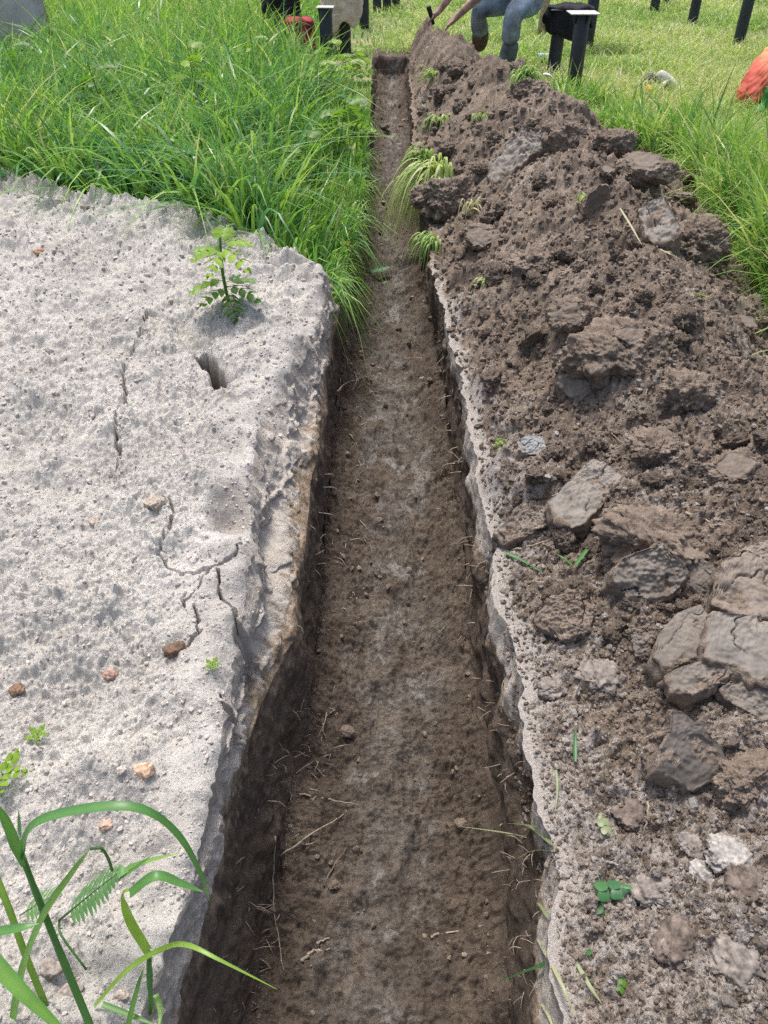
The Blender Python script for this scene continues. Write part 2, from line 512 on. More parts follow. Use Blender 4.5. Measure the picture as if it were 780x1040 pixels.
def sand_top(X, Y, lipx):
    """height of the heap without its steep side"""
    z = .15 + .035 * np.sin(X * 1.7 + 1.0) * sstep(.2, 1.2, -X) + .03 * perlin(X * 1.3, Y * 1.3, 5) + .03 * sstep(1.5, 3.0, Y)
    z = z + .038 * fbm(X * 3.6, Y * 3.6, 3, 11) + .016 * fbm(X * 10, Y * 10, 3, 13)
    # shovel marks: shallow slanting ripples
    z = z + .013 * np.sin((X * .75 + Y) * 21 + 2.5 * perlin(X * 2, Y * 2, 8)) * sstep(.0, .5, perlin(X * 1.1, Y * 1.1, 21) + .25)
    # slump pits and trodden hollows
    for (px, py), rx, dep in (((222, 248), .17, .07), ((112, 255), .17, .055), ((45, 500), .07, .02), ((150, 640), .1, .02), ((60, 690), .16, .03), ((30, 430), .13, .025), ((265, 300), .10, .02), ((300, 330), .11, .045), ((90, 560), .12, .018)):
        cx, cy = unproj(px, py, .16)
        d = np.hypot((X - cx) / rx, (Y - cy) / (rx * 1.25))
        z = z - dep * np.exp(-d * d * 1.6) + dep * .25 * np.exp(-((d - 1.35) ** 2) * 5)
    # the slot where a block has slid towards the trench
    slot = pxl([(180, 330), (196, 345), (212, 366), (226, 386)])
    d = seg_dist(X, Y, slot)
    z = z - .05 * np.exp(-(d / .035) ** 2)
    slot = pxl(SLOT, .19)
    d = seg_dist(X + .01 * perlin(X * 14, Y * 14, 15), Y + .01 * perlin(X * 14, Y * 14, 16), slot)
    z = z - .22 * sstep(.030, .016, d)
    # footprint-like spade dimple by the lip
    cx, cy = unproj(236, 527, .14)
    d = np.hypot((X - cx) / .062, (Y - cy) / .105)
    z = z - .030 * np.exp(-(d / .8) ** 4)
    for pts, w, dep in CRACKS:
        d = seg_dist(X + .007 * perlin(X * 34, Y * 34, 3) + .003 * perlin(X * 110, Y * 110, 5), Y + .007 * perlin(X * 34, Y * 34, 4), pxl(pts))
        z = z - dep * 4.0 * np.clip(1 - d / (w * .85), 0, 1) ** .7
    # crumbs and ravelled rim
    near_lip = sstep(.02, .16, lipx - X)
    smooth = 1 - .85 * sstep(.34, .12, np.hypot((X + .33) / .8, (Y - 1.25) / 1.9)) * sstep(.25, .0, lipx - X)
    rough = near_lip * .8 + .2
    powder = sstep(-.30, .35, fbm(X * 2.3, Y * 2.3, 3, 38))
    rough = np.minimum(rough, smooth) * (.80 + .40 * powder)
    ry = rim_y(X)
    rr = sstep(.55, .0, ry - Y)
    z = z + rough * (.70 * bomb(X, Y, .0125, 31, .25, .72, warp=.2) + .85 * bomb(X, Y, .024, 32, .2, .70, keep=.75, warp=.3) + .60 * bomb(X, Y, .05, 39, .15, .55, keep=.4, warp=.3) + .006 * fbm(X * 34, Y * 34, 4, 33, .7))
    z = z + rough * .55 * bomb(X, Y, .06, 36, .2, .55, keep=.4) * (.35 + rr)
    z = z + rr * .42 * bomb(X, Y, .11, 35, .25, .62, keep=.7) + .035 * rr * fbm(X * 9, Y * 9, 3, 37)
    # end of heap behind the rim, and off to the left
    z = z * sstep(.30, .0, Y - ry + .06 * perlin(X * 5, Y * 5, 44)) + .0
    z = z * sstep(-3.6, -2.8, X) - .012 * (1 - sstep(.30, .0, Y - ry))
    z = z * sstep(-2.5, -1.4, Y) - .01 * (1 - sstep(-2.5, -1.4, Y))
    return z

rows_s = np.where(YS < 5.4)[0]
Ysand = YS[rows_s]
NT, NFACE = 640, 120
u = np.linspace(0, 1, NT)
lip = li(L_SAND, Ysand) + .012 * perlin(Ysand * 4, Ysand * 0 + 3.3, 71) + .007 * perlin(Ysand * 17, Ysand * 0 + 1.3, 72) + .005 * perlin(Ysand * 52, Ysand * 0 + 6.1, 74)
xb_all = li(L_BASE, YS) + .014 * perlin(YS * 5, YS * 0 + .7, 73)
xb = xb_all[rows_s]
lip = np.where(Ysand > unproj(333, 285, .14)[1], np.minimum(lip, xb - .05), lip)
xl = np.minimum(-(.62 + .62 * np.maximum(Ysand, 0)), -1.0)
uu = u ** .85
X = xl[:, None] + (lip - xl)[:, None] * uu[None, :]
X[:, 0] = -3.7; X[:, 1] = np.minimum(X[:, 1], -3.1); X[:, 2] = np.minimum(X[:, 2], -2.8)
X[:, 3] = np.minimum(X[:, 3], -2.4)
X = np.maximum.accumulate(X, axis=1)
Y = np.repeat(Ysand[:, None], NT, 1)
Z = sand_top(X, Y, lip[:, None])
# round the shoulder where the top meets the cut
dl = lip[:, None] - X
Z -= .022 * np.exp(-dl / .016) * sstep(0.02, .1, Z)
zl = Z[:, -1]
# the cut face
t = np.linspace(0, 1, NFACE)[None, :]
xf = lip[:, None] + (xb - lip)[:, None] * (t ** 1.15)
zbase = np.array([float(Z_B(v)) for v in Ysand])
zf = zl[:, None] + (np.minimum(zbase, zl - .01) - zl)[:, None] * (t ** .9)
Yf = np.repeat(Ysand[:, None], NFACE, 1)
amp = np.sin(np.pi * np.clip(t, 0, 1)) ** .6
dn = amp * (.013 * fbm(Yf * 3.2 + zf * 2, zf * 6, 3, 81) + .005 * fbm(Yf * 30 + zf * 8, zf * 12, 3, 82) + .010 * np.abs(perlin(Yf * 9 + zf * 8, zf * 3, 84)) + .40 * t * bomb(Yf, zf, .035, 85, keep=.45) + .30 * bomb(Yf, zf, .014, 86, keep=.5) + .012 * sstep(.1, .3, fbm(Yf * 7, zf * 16 + 3, 3, 87)))
# ledge of torn topsoil and a cavity
cyc = unproj(268, 572, .02)[1]
dn -= amp * .05 * np.exp(-((Yf - cyc) / .16) ** 2 - ((t - .45) / .16) ** 2)
for py in (430, 640, 700):
    cy = unproj(290, py, .02)[1]
    dn -= amp * .03 * np.exp(-((Yf - cy) / .05) ** 2 - ((t - .6) / .2) ** 2)
xf = xf + dn; zf = zf + .25 * dn
face_layer = 1.0 - .58 * t + 0 * Yf

sand_root = empty('sand_heap', (-.9, 1.6, 0), 'flat heap of pale grey sand with dry cracks beside the trench', 'sand heap')
inv = np.array([-.9, 1.6, 0])
dark_mask = sstep(.26, .02, dl) * sstep(.0, .45, fbm(X * 3, Y * 3, 3, 95) + .1) * .4  # darker noisy patches towards the lip
cxy = unproj(236, 527, .14)
dark_mask = np.maximum(dark_mask, .8 * sstep(1.1, .6, np.hypot((X - cxy[0]) / .062, (Y - cxy[1]) / .105)))  # the whole spade dimple is coloured darker
hole = seg_dist(X + .01 * perlin(X * 14, Y * 14, 15), Y + .01 * perlin(X * 14, Y * 14, 16), pxl(SLOT, .19))
me = mesh_np('crust', np.stack([X, Y, Z], 2).reshape(-1, 3) - inv, grid_faces(len(rows_s), NT), attrs={'damp': dark_mask.ravel(), 'earth': sstep(.030, .020, hole).ravel()})
link('crust', me, M_SAND, sand_root)
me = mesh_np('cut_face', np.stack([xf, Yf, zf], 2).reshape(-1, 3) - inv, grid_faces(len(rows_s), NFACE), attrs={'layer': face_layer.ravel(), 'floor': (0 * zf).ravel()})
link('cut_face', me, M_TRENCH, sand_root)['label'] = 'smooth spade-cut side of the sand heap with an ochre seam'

# ------------------------------------------------------------------ trench (walls and floor)
NWL, NFL, NWR = 84, 150, 74
dep = depth_at(YS)
zb_all = np.array([float(Z_B(v)) for v in YS])
xfl = li(L_FLOOR, YS) + .012 * perlin(YS * 6, YS * 0 + 5.7, 75)
xfr = li(R_FLOOR, YS) + .012 * perlin(YS * 6, YS * 0 + 8.7, 76)
xrl = li(R_LIP, YS) + .024 * perlin(YS * 4.2, YS * 0 + 2.7, 77) + .012 * perlin(YS * 15, YS * 0 + 9.7, 78) + .005 * perlin(YS * 48, YS * 0 + 1.7, 79)
tl = np.linspace(0, 1, NWL, endpoint=False)[None, :]
xw = xb_all[:, None] + (xfl - xb_all)[:, None] * tl ** 1.1
zw = zb_all[:, None] + (-dep - zb_all)[:, None] * (1 - (1 - tl) ** 1.25)
tf = np.linspace(0, 1, NFL, endpoint=False)[None, :]
xfloor = xfl[:, None] + (xfr - xfl)[:, None] * tf
tr = np.linspace(0, 1, NWR)[None, :]
xr = xfr[:, None] + (xrl - xfr)[:, None] * tr ** 1.3
zr = -dep[:, None] * (1 - tr) ** .92
Yw, Yfl, Yr = (np.repeat(YS[:, None], n, 1) for n in (NWL, NFL, NWR))
has = (dep > .02)[:, None]
# left wall: bulges, spade scallops, crumbs
sc = np.sin(np.pi * np.clip(tl, 0, 1)) ** .5
d = .016 * fbm(Yw * 5, zw * 7, 3, 101) + .007 * fbm(Yw * 26, zw * 26, 3, 102) + .25 * bomb(Yw, zw + xw * .3, .03, 103, keep=.35)
xw = xw + d * sc * has
d = .016 * fbm(Yr * 4, zr * 6, 3, 111) + .006 * fbm(Yr * 22, zr * 22, 3, 112) - .016 * np.abs(np.sin(Yr * 17 + 2 * perlin(Yr * 2, zr * 3, 114))) ** 3 + .18 * bomb(Yr, zr, .03, 113, keep=.25)
ny = unproj(540, 790, -.1)[1]
scr = np.sin(np.pi * np.clip(tr, 0, 1)) ** .5
xr = xr - d * scr * has + .035 * scr * np.exp(-((Yr - ny) / .14) ** 2)
# floor: dished, crumb banks against both walls, smoother in the middle
edge = np.minimum(tf, 1 - tf)
bank = .085 * np.exp(-(tf / .19) ** 2) * np.clip(.55 + .9 * perlin(Yfl * 2.2, Yfl * 0, 121), .1, 1.3) + .080 * np.exp(-((1 - tf) / .17) ** 2) * np.clip(.6 + .9 * perlin(Yfl * 1.9 + 5, Yfl * 0, 128), .15, 1.3)
wob = .16 * perlin(xfloor * 3, Yfl * 2.6, 161) + .10 * perlin(xfloor * 9, Yfl * 8, 162)
crumb = np.clip(np.maximum(sstep(.44, .12, tf + wob), sstep(.60, .92, tf + wob)) + .5 * sstep(.05, .45, perlin(xfloor * 5, Yfl * 4, 122)), 0, 1)
rim_c = .55 + .45 * sstep(-.2, .4, perlin(xfloor * 12, Yfl * 12, 163))
zfl = -dep[:, None] + bank + .014 * fbm(xfloor * 6, Yfl * 5, 3, 123) + .017 * fbm(xfloor * 15, Yfl * 13, 6, 126, .64) + .010 * (.3 - np.abs(fbm(xfloor * 26, Yfl * 22, 3, 167))) * sstep(-.3, .3, perlin(xfloor * 5, Yfl * 5, 168)) - .018 * sstep(.25, .4, np.abs(perlin(xfloor * 4 + 3, Yfl * 3.3, 166))) * sstep(.2, .4, tf) \
    + (.12 + crumb) * rim_c * (.36 * bomb(xfloor, Yfl, .019, 124, .1, .6, keep=.4, warp=.5) + .38 * bomb(xfloor, Yfl, .044, 125, .1, .55, keep=.28, warp=.5) + .26 * bomb(xfloor, Yfl, .010, 127, .1, .7, keep=.6)) \
    + (.3 + crumb) * .006 * fbm(xfloor * 60, Yfl * 60, 3, 164, .6)
zfl = np.where(has, zfl, -dep[:, None] + .3 * (zfl + dep[:, None]))
zw = zw + 0; fade = np.exp(-((1 - tl) / .12) ** 2); zw = zw + fade * (zfl[:, :1] + dep[:, None])
fade = np.exp(-(tr / .12) ** 2); zr = zr + fade * (zfl[:, -1:] + dep[:, None])
TX = np.concatenate([xw, xfloor, xr], 1); TY = np.concatenate([Yw, Yfl, Yr], 1); TZ = np.concatenate([zw, zfl, zr], 1)
sandy = sstep(3.4, 2.6, YS)[:, None]
lay_l = (.42 - .45 * tl) * (.35 + .65 * sandy) + 0 * Yw
lay_r = (.02 + .78 * sstep(.52 + .22 * perlin(YS * 6, YS * 0 + 4.4, 145)[:, None], .92, tr) * (.55 + .45 * sandy)) * (.7 + .3 * sandy) + 0 * Yr
LAY = np.concatenate([lay_l, 0 * Yfl - .1, lay_r], 1)
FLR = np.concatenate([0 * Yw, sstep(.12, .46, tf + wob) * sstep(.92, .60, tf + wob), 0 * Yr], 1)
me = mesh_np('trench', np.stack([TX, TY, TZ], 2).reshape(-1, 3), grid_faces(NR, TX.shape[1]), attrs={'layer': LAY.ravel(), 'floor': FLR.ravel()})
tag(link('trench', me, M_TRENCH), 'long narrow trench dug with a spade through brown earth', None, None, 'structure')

# ------------------------------------------------------------------ soil bank on the right
NB = 560
edge_x = np.where(YS < R_EDGE[0][0], 1.49 + (R_EDGE[0][0] - YS) * .05, li(R_EDGE, YS))
ub = np.linspace(0, 1, NB)[None, :] ** 1.0
span = (edge_x + .30 - xrl)
near_span = np.minimum(span, .25 + .62 * np.maximum(YS, .2))           # keep the columns inside the view close by
frac = near_span / span
kk = np.where(ub < .93, ub / .93 * frac[:, None], frac[:, None] + (1 - frac[:, None]) * (ub - .93) / .07)
BX = xrl[:, None] + span[:, None] * kk
BY = np.repeat(YS[:, None], NB, 1)

def bank_base(x, y, xl_, xe):
    t = (x - xl_) / np.maximum(xe - xl_, .05)
    hm = np.interp(y, [-2.5, .3, .8, 1.3, 1.9, 2.6, 3.6, 5, 6.5, 8.0, 8.7, 9.0, 9.3], [.03, .06, .09, .16, .25, .33, .36, .37, .33, .30, .26, .10, 0])
    prof = sstep(.0, .52, t) ** .85 * sstep(1.06, .50, t)
    prof = np.where(t < .5, sstep(-.02, .5, t), prof)
    return hm * prof

tt = (BX - xrl[:, None]) / (edge_x - xrl)[:, None]
BZ = bank_base(BX, BY, xrl[:, None], edge_x[:, None])
inb = sstep(1.30, .92, tt + .16 * perlin(BX * 3.5, BY * 3.5, 131)) * sstep(0, .05, tt) * sstep(9.2, 8.9, BY)
lowz = sstep(1.9, 1.0, BY)                # nearby: a low bed of broken rubble
BZ = BZ + inb * (.055 * fbm(BX * 2.6, BY * 2.6, 3, 132) * (1 - .5 * lowz)
    + .62 * bomb(BX, BY, .21, 133, .25, .62, 1.3, .55) * (1 - .65 * lowz)
    + .62 * bomb(BX, BY, .10, 134, .25, .65, 1.4, .6) * (1 - .3 * lowz)
    + .62 * bomb(BX, BY, .046, 135, .2, .70, 1.2, .7)
    + .80 * bomb(BX, BY, .023, 136, .2, .72, 1.1, .85)
    + .90 * bomb(BX, BY, .0125, 137, .25, .74)
    + .008 * fbm(BX * 45, BY * 45, 4, 138, .65))
BZ = BZ * (1 - .0) - .02 * sstep(1.0, 1.3, tt) - .015 * sstep(8.9, 9.2, BY) - .01 * (1 - sstep(-2.5, -2.2, BY))
BZ[:, 0] = TZ[:, -1]
pale = sstep(.46, .0, BX - xrl[:, None] + .10 * perlin(BX * 4, BY * 4, 141)) * sstep(3.6, 1.7, BY) * .58
pale = np.maximum(pale, .95 * sstep(.085, .02, BX - xrl[:, None] + .035 * perlin(BX * 9, BY * 7, 146)) * sstep(4.2, 2.6, BY))
pale = np.maximum(pale, sstep(1.45, .75, BY + .35 * fbm(BX * 3, BY * 3, 3, 142)) * .60)
pale = np.maximum(pale, .45 * sstep(.28, .55, fbm(BX * 2.2, BY * 2.2, 3, 143)))
pale = pale + .12 * fbm(BX * 16, BY * 16, 2, 144)
me = mesh_np('soil_bank', np.stack([BX, BY, BZ], 2).reshape(-1, 3), grid_faces(NR, NB), attrs={'pale': pale.ravel()})
tag(link('soil_bank', me, M_SOIL), 'long bank of crumbly brown spoil heaped along the trench', 'soil bank')

# ------------------------------------------------------------------ meadow sheet
def strip(x0, x1, z0, z1, n, ease):
    k = np.linspace(0, 1, n)[None, :] ** ease
    gx = x0[:, None] + (x1 - x0)[:, None] * k
    gz = z0[:, None] + (z1 - z0)[:, None] * k
    return gx, gz
sel = np.unique(np.concatenate([np.arange(0, NR, 8), [NR - 1]]))
yy = YS[sel]
gv, gf, off = [], [], 0
def add_grid(gx, gy, gz, flip=False):
    global off
    nr, nc = gx.shape
    f = grid_faces(nr, nc) + off
    gv.append(np.stack([gx, gy, gz], 2).reshape(-1, 3)); gf.append(f[:, ::-1] if flip else f)
    off += nr * nc
under = sstep(3.15, 2.95, yy)
x1 = xb_all[sel] - .30 * under; z1 = TZ[sel, 0] * (1 - under) - .03 * under
gx, gz = strip(x1, np.full(len(yy), -300.0), z1, np.zeros(len(yy)), 40, 4.0)
gz[:, 1:] = -.03 * under[:, None] * sstep(-2.5, -1.5, gx[:, 1:]) + .012 * perlin(gx[:, 1:] * .7, np.repeat(yy[:, None], 39, 1) * .7, 151)
add_grid(gx, np.repeat(yy[:, None], 40, 1), gz, True)
gx, gz = strip(edge_x[sel] - .12, np.full(len(yy), 300.0), np.zeros(len(yy)), np.zeros(len(yy)), 50, 4.0)
gz = gz + .02 * perlin(gx * .8, np.repeat(yy[:, None], 50, 1) * .8, 152) * sstep(0, .5, gx - edge_x[sel][:, None])
add_grid(gx, np.repeat(yy[:, None], 50, 1), gz)
fy = np.concatenate([[9.30], 9.34 + np.linspace(0, 1, 40) ** 3 * 380])
fx = np.sign(np.linspace(-1, 1, 81)) * np.abs(np.linspace(-1, 1, 81)) ** 3 * 320
GX, GY = np.meshgrid(fx, fy)
add_grid(GX, GY, -.006 + 0.0 * GX)
by = np.array([-300, -60, -10, -2.59]); GX, GY = np.meshgrid(fx, by); add_grid(GX, GY, 0 * GX - .004)
me = mesh_np('ground', np.concatenate(gv), np.concatenate(gf))
tag(link('ground', me, M_MEADOW), 'grassy meadow ground', None, None, 'structure')

# ------------------------------------------------------------------ ray casts onto the finished earthworks
bpy.context.view_layer.update()
dg = bpy.context.evaluated_depsgraph_get()
def hit(px, py):
    d = Vector(ray(px, py)).normalized()
    ok, loc, nrm, *_ = scene.ray_cast(dg, Vector((0, 0, H)), d)
    return (loc.copy(), nrm.copy()) if ok else (atz(px, py, 0), Vector((0, 0, 1)))
def drop(x, y):
    ok, loc, nrm, *_ = scene.ray_cast(dg, Vector((x, y, 3)), Vector((0, 0, -1)))
    return (loc.copy(), nrm.copy()) if ok else (Vector((x, y, 0)), Vector((0, 0, 1)))
def px_size(p):
    """metres per photo pixel at a point"""
    return (p.y * cp + (H - p.z) * sp) / F

PARTS = {}

# ------------------------------------------------------------------ clods
_ico = {}
def ico(sub):
    if sub not in _ico:
        bm = bmesh.new(); bmesh.ops.create_icosphere(bm, subdivisions=sub, radius=1)
        v = np.array([x.co[:] for x in bm.verts]); f = np.array([[l.index for l in p.verts] for p in bm.faces])
        bm.free(); _ico[sub] = (v, f)
    return _ico[sub]

def clod_mesh(name, seed, size, planes=(), nplanes=3, rough=.10, sub=5, crack=0.0):
    v0, f = ico(sub)
    rg = np.random.default_rng(seed)
    v = v0 * (1 + .30 * noise3(v0 * 1.2 + seed, seed) + .16 * noise3(v0 * 2.7 + seed, seed + 1))[:, None]
    flat = np.zeros(len(v))
    pl = [(np.array(n, float) / np.linalg.norm(n), d) for n, d in planes]
    for _ in range(nplanes):
        n = rg.normal(size=3); n /= np.linalg.norm(n); pl.append((n, rg.uniform(.55, .85)))
    for k, (n, d) in enumerate(pl):
        s = v @ n - d - (.10 if k < len(planes) else .05) - .06 * fbm3(v * 2.2, 2, seed + 31 + k)
        m = s > 0
        v = v - np.where(m, s * .90, 0)[:, None] * n[None, :]
        if k < len(planes):
            flat = np.maximum(flat, np.clip(s * 9, 0, 1))
    r = v0 * 1.0
    q = v * np.array(size) / max(size)
    a = 1 - .80 * flat
    v = v + r * (rough * (fbm3(q * 5, 3, seed + 5) + .55 * np.maximum(fbm3(q * 15, 2, seed + 8), -.1) + .45 * np.maximum(fbm3(q * 33, 2, seed + 10), -.1)) * a)[:, None] + r * (.030 * fbm3(q * 7, 4, seed + 9, .6) * flat)[:, None]
    if crack:
        cn = fbm3(q * 2.3 + 7, 2, seed + 20)
        v = v - r * (crack * np.exp(-(cn / .035) ** 2))[:, None]
    return mesh_np(name, v * np.array(size), f, attrs={'flat': flat})

def place(name, me, mat, px, py, size, rot=(0, 0, 0), sink=.3, label=None, cat='clod', group=None, off=(0, 0, 0)):
    p, n = hit(px, py)
    o = link(name, me, mat)
    o.location = p + Vector(off) + Vector((0, 0, size[2] * (1 - 2 * sink)))
    o.rotation_euler = tuple(R(a) for a in rot)
    return tag(o, label, cat, group)

# (px, py, w px, h px) give where and how large; sizes in metres come from the distance
def big(px, py, wpx, d, hgt, planes, rot, mat, label, seed, rough=.10, np_=3, crack=0.0, sink=.42, sub=6, name='soil_clod'):
    p, n = hit(px, py)
    s = px_size(p) * wpx / 2
    size = (s, s * d, s * hgt)
    me = clod_mesh(name, seed, size, planes, np_, rough * 1.0, sub, crack)
    return place(name, me, mat, px, py, size, rot, sink, label, 'clod', 'large clods on the soil bank')

UP = (0, 0, 1)
big(622, 366, 96, .85, .62, [], (0, 8, 10), M_CLOD, 'rounded brown clod behind a grey spade-cut face, halfway along the bank', 201, .13)
big(572, 142, 44, .9, .8, [], (0, 0, 10), M_CLOD_DARK, 'rounded dark earth lump at the right end of the long tilted slab', 240, .12)
big(668, 552, 118, .9, .5, [], (0, 5, -12), M_CLOD, 'largest rough brown clod with fine cracks, above the split clay slab', 205, .15, 2, crack=.12)
# spade-cut plates: the outline is where the plate's edge stands, the plate has a broken side all round
def plate(outline, normal, lift, thick, mat, label, seed, rough=.006, crack=.012, dome=.012, top_flat=1.0, crumble=.0):
    cx = sum(q[0] for q in outline) / len(outline); cy = sum(q[1] for q in outline) / len(outline)
    p, _ = hit(cx, cy); p = p + Vector((0, 0, lift)); nv = Vector(normal).normalized()
    def on(px, py):
        d = Vector(ray(px, py)); o_ = Vector((0, 0, H)); t_ = (p - o_).dot(nv) / d.dot(nv); return o_ + d * t_
    ax = Vector((1, 0, 0)); ax = (ax - nv * ax.dot(nv)).normalized(); ay = nv.cross(ax)
    pol = [((on(*q) - p).dot(ax), (on(*q) - p).dot(ay)) for q in outline]
    NA, NRt, NS = 190, 50, 16
    ang = np.linspace(0, 2 * np.pi, NA, endpoint=False)
    rad = np.zeros(NA)
    for k, a in enumerate(ang):                     # star-shaped radius of the outline
        dx, dy = math.cos(a), math.sin(a)
        for (x0, y0), (x1_, y1_) in zip(pol, pol[1:] + pol[:1]):
            ex, ey = x1_ - x0, y1_ - y0; den = dx * ey - dy * ex
            if abs(den) < 1e-12: continue
            t_ = (x0 * ey - y0 * ex) / den; u_ = (x0 * dy - y0 * dx) / den
            if t_ > 0 and -1e-6 <= u_ <= 1 + 1e-6: rad[k] = max(rad[k], t_)
    mr = rad.mean()
    rad = np.maximum(rad, .25 * mr)
    rad = rad * (1.01 + .020 * perlin(np.cos(ang) * 5 + seed, np.sin(ang) * 5, seed) + .030 * perlin(np.cos(ang) * 16 + seed, np.sin(ang) * 14, seed + 1))
    rr_ = np.concatenate([np.linspace(0, 1, NRt), 1 + .04 * np.linspace(0, 1, NS + 1)[1:]])
    dz = np.concatenate([np.zeros(NRt), -np.linspace(0, 1, NS + 1)[1:] * thick])
    Xp = rr_[:, None] * rad[None, :] * np.cos(ang)[None, :]; Yp = rr_[:, None] * rad[None, :] * np.sin(ang)[None, :]
    top = (rr_ <= 1)[:, None] & np.ones(NA, bool)[None, :]
    e_ = np.clip((1 - rr_) / .06, 0, 1)[:, None]
    Zp = dz[:, None] + np.where(top, rough * fbm(Xp * 26 + seed, Yp * 26, 4, seed + 3, .6) + .35 * rough * fbm(Xp * 120, Yp * 120, 3, seed + 4) + .004 * fbm(Xp * 9 + seed, Yp * 9, 2, seed + 8), 0)
    Zp = Zp - np.where(top, .0025 * (1 - e_) ** 2 * (1 + fbm(Xp * 40, Yp * 40, 2, seed + 6)), 0)
    cn = fbm(Xp * 9 + seed * 1.3, Yp * 9, 3, seed + 5)
    if crack: Zp = Zp - np.where(top, 1.5 * crack * np.exp(-(cn / .022) ** 2) * sstep(-.1, .25, perlin(Xp * 7, Yp * 7, seed + 9)), 0)
    # crumbling patches eat into the top, the sides are rough
    eat = sstep(.38 - crumble, .60 - crumble, fbm(Xp * 13, Yp * 13 + seed, 3, seed + 11) + .40 * (1 - e_) * top)
    Zp = Zp + np.where(top, eat * (-.006 + .6 * bomb(Xp, Yp, .016, seed + 13, .3, .7)), 0)
    side = ~top
    q3 = np.stack([Xp, Yp, Zp], 2).reshape(-1, 3)
    nn_ = (fbm3(q3 * 30, 3, seed + 15) + .6 * noise3(q3 * 95, seed + 17)).reshape(Xp.shape)
    bulge = np.where(side, nn_ * .011, 0)
    Xp = Xp + bulge * np.cos(ang)[None, :]; Yp = Yp + bulge * np.sin(ang)[None, :]
    W = Xp[..., None] * np.array(ax) + Yp[..., None] * np.array(ay) + np.where(top, Zp, 0)[..., None] * np.array(nv) + np.where(side, Zp, 0)[..., None] * np.array((nv + Vector((0, 0, 1))).normalized())
    nr = len(rr_); idx = np.arange(nr * NA).reshape(nr, NA)
    f = np.stack([idx[:-1], idx[1:], np.roll(idx, -1, 1)[1:], np.roll(idx, -1, 1)[:-1]], 2).reshape(-1, 4)
    fl = np.where(top, (.25 + .75 * e_) * (1 - eat) * top_flat, 0)
    o = link('clay_clod', mesh_np('clay_clod', W.reshape(-1, 3), f, attrs={'flat': fl.ravel()}), mat); o.location = p
    return tag(o, label, 'clod', 'smooth spade-cut clay slabs on the soil bank')

M_TAN = mat_clod('tan_clod', (.245, .205, .172), 1.2); M_CLAY = mat_clod('grey_brown_clay', (.205, .183, .158), .9); M_CLAYD = mat_clod('dark_grey_clay', (.150, .134, .119), .6); M_PALEG = mat_clod('pale_grey_clay', (.245, .225, .20), .9)
plate([(620,590),(628,568),(655,558),(690,566),(700,580),(692,598),(670,610),(640,606)], (-.15, -.75, .65), .09, .12, M_CLAY, 'cracked smooth brown face low on the largest rough clod', 417, .008, .016, .02, .8, .1)
plate([(557,509),(584,482),(603,464),(613,469),(628,480),(638,490),(634,498),(618,505),(607,517),(595,530),(580,536),(567,527),(559,519)], (-.20, -.30, 1), .065, .12, M_PALEG, 'flat-topped grey clay slab with a crumbling lower edge, beside the trench lip', 401, dome=.02, crumble=.12)
plate([(499,544),(526,517),(557,509),(561,523),(553,534),(530,546),(511,550)], (-.35, -.35, 1), .05, .10, M_CLAY, 'narrow brown slab leaning against the flat-topped grey one', 402, .010, .01, .03, .6, .25)
plate([(663,668),(668,645),(688,622),(712,613),(719,624),(713,645),(711,668),(692,674),(676,680)], (-.12, -.42, 1), .070, .12, M_CLAY, 'smooth grey-brown clay piece at the left end of the split slab', 403, .003, .006, .006)
plate([(716,645),(724,620),(745,626),(768,630),(790,634),(805,660),(800,690),(766,690),(751,678),(731,672),(716,669)], (-.05, -.38, 1), .085, .13, M_PALEG, 'broad smooth grey clay piece at the middle of the split slab', 404, .004, .010, .006)
plate([(678,683),(694,676),(712,671),(731,676),(748,681),(738,690),(722,697),(704,706),(686,699)], (-.10, -.48, 1), .055, .10, M_CLAY, 'low smooth clay piece broken off the front of the split slab', 405, .004, .008, .006)
plate([(722,612),(727,590),(734,570),(752,556),(785,546),(808,575),(800,630),(770,628),(745,622)], (-.05, -.42, 1), .085, .13, M_TAN, 'pinkish tan clay piece at the back of the split slab', 406, .006, .010, .006, 1.0, .08)
plate([(733,698),(752,684),(766,694),(800,695),(805,735),(775,731),(750,718)], (-.05, -.55, 1), .035, .10, M_CLAY, 'brown broken piece hanging under the split slab', 407, .006, .010, .006, 1.0, .12)
plate([(684,721),(695,724),(720,748),(733,760),(741,782),(731,790),(702,804),(681,790),(667,782),(671,760),(681,744)], (.10, -.80, .75), .085, .14, M_CLAYD, 'dark wedge of clay with a smooth triangular face, below the split slab', 408, .003, .003, .004)
plate([(650,770),(658,748),(683,723),(684,745),(673,761),(668,782),(656,790)], (-.6, -.6, .75), .055, .12, M_TAN, 'tan crumbly flank on the left of the dark clay wedge', 409, .010, .0, .01, .3, .4)
plate([(494,179),(497,169),(510,159),(533,141),(546,135),(566,136),(560,146),(540,157),(525,169),(517,180),(506,186)], (-.45, -.45, .80), .14, .30, M_PALEG, 'long grey-topped slab of earth tilted on the crest of the bank', 410, .012, .02, .02)
plate([(648,213),(657,206),(670,218),(685,226),(693,236),(683,243),(665,247),(654,240),(651,226)], (-.25, -.40, .9), .10, .16, M_PALEG, 'pale grey slab sloping down the far side of the bank', 411, .010, .015, crumble=.1)
plate([(564,388),(570,372),(590,366),(608,374),(612,388),(604,402),(585,406),(570,400)], (-.30, -.85, .55), .09, .18, M_CLAY, 'grey spade-cut face in front of the rounded brown clod halfway along the bank', 412, .006, .012, .01, crumble=.12)
plate([(699,571),(711,564),(726,575),(729,590),(715,606),(700,595)], (-.2, -.6, .8), .03, .08, M_CLAYD, 'small dark grey clay slab right of the cracked brown clod', 413, .003, .006)
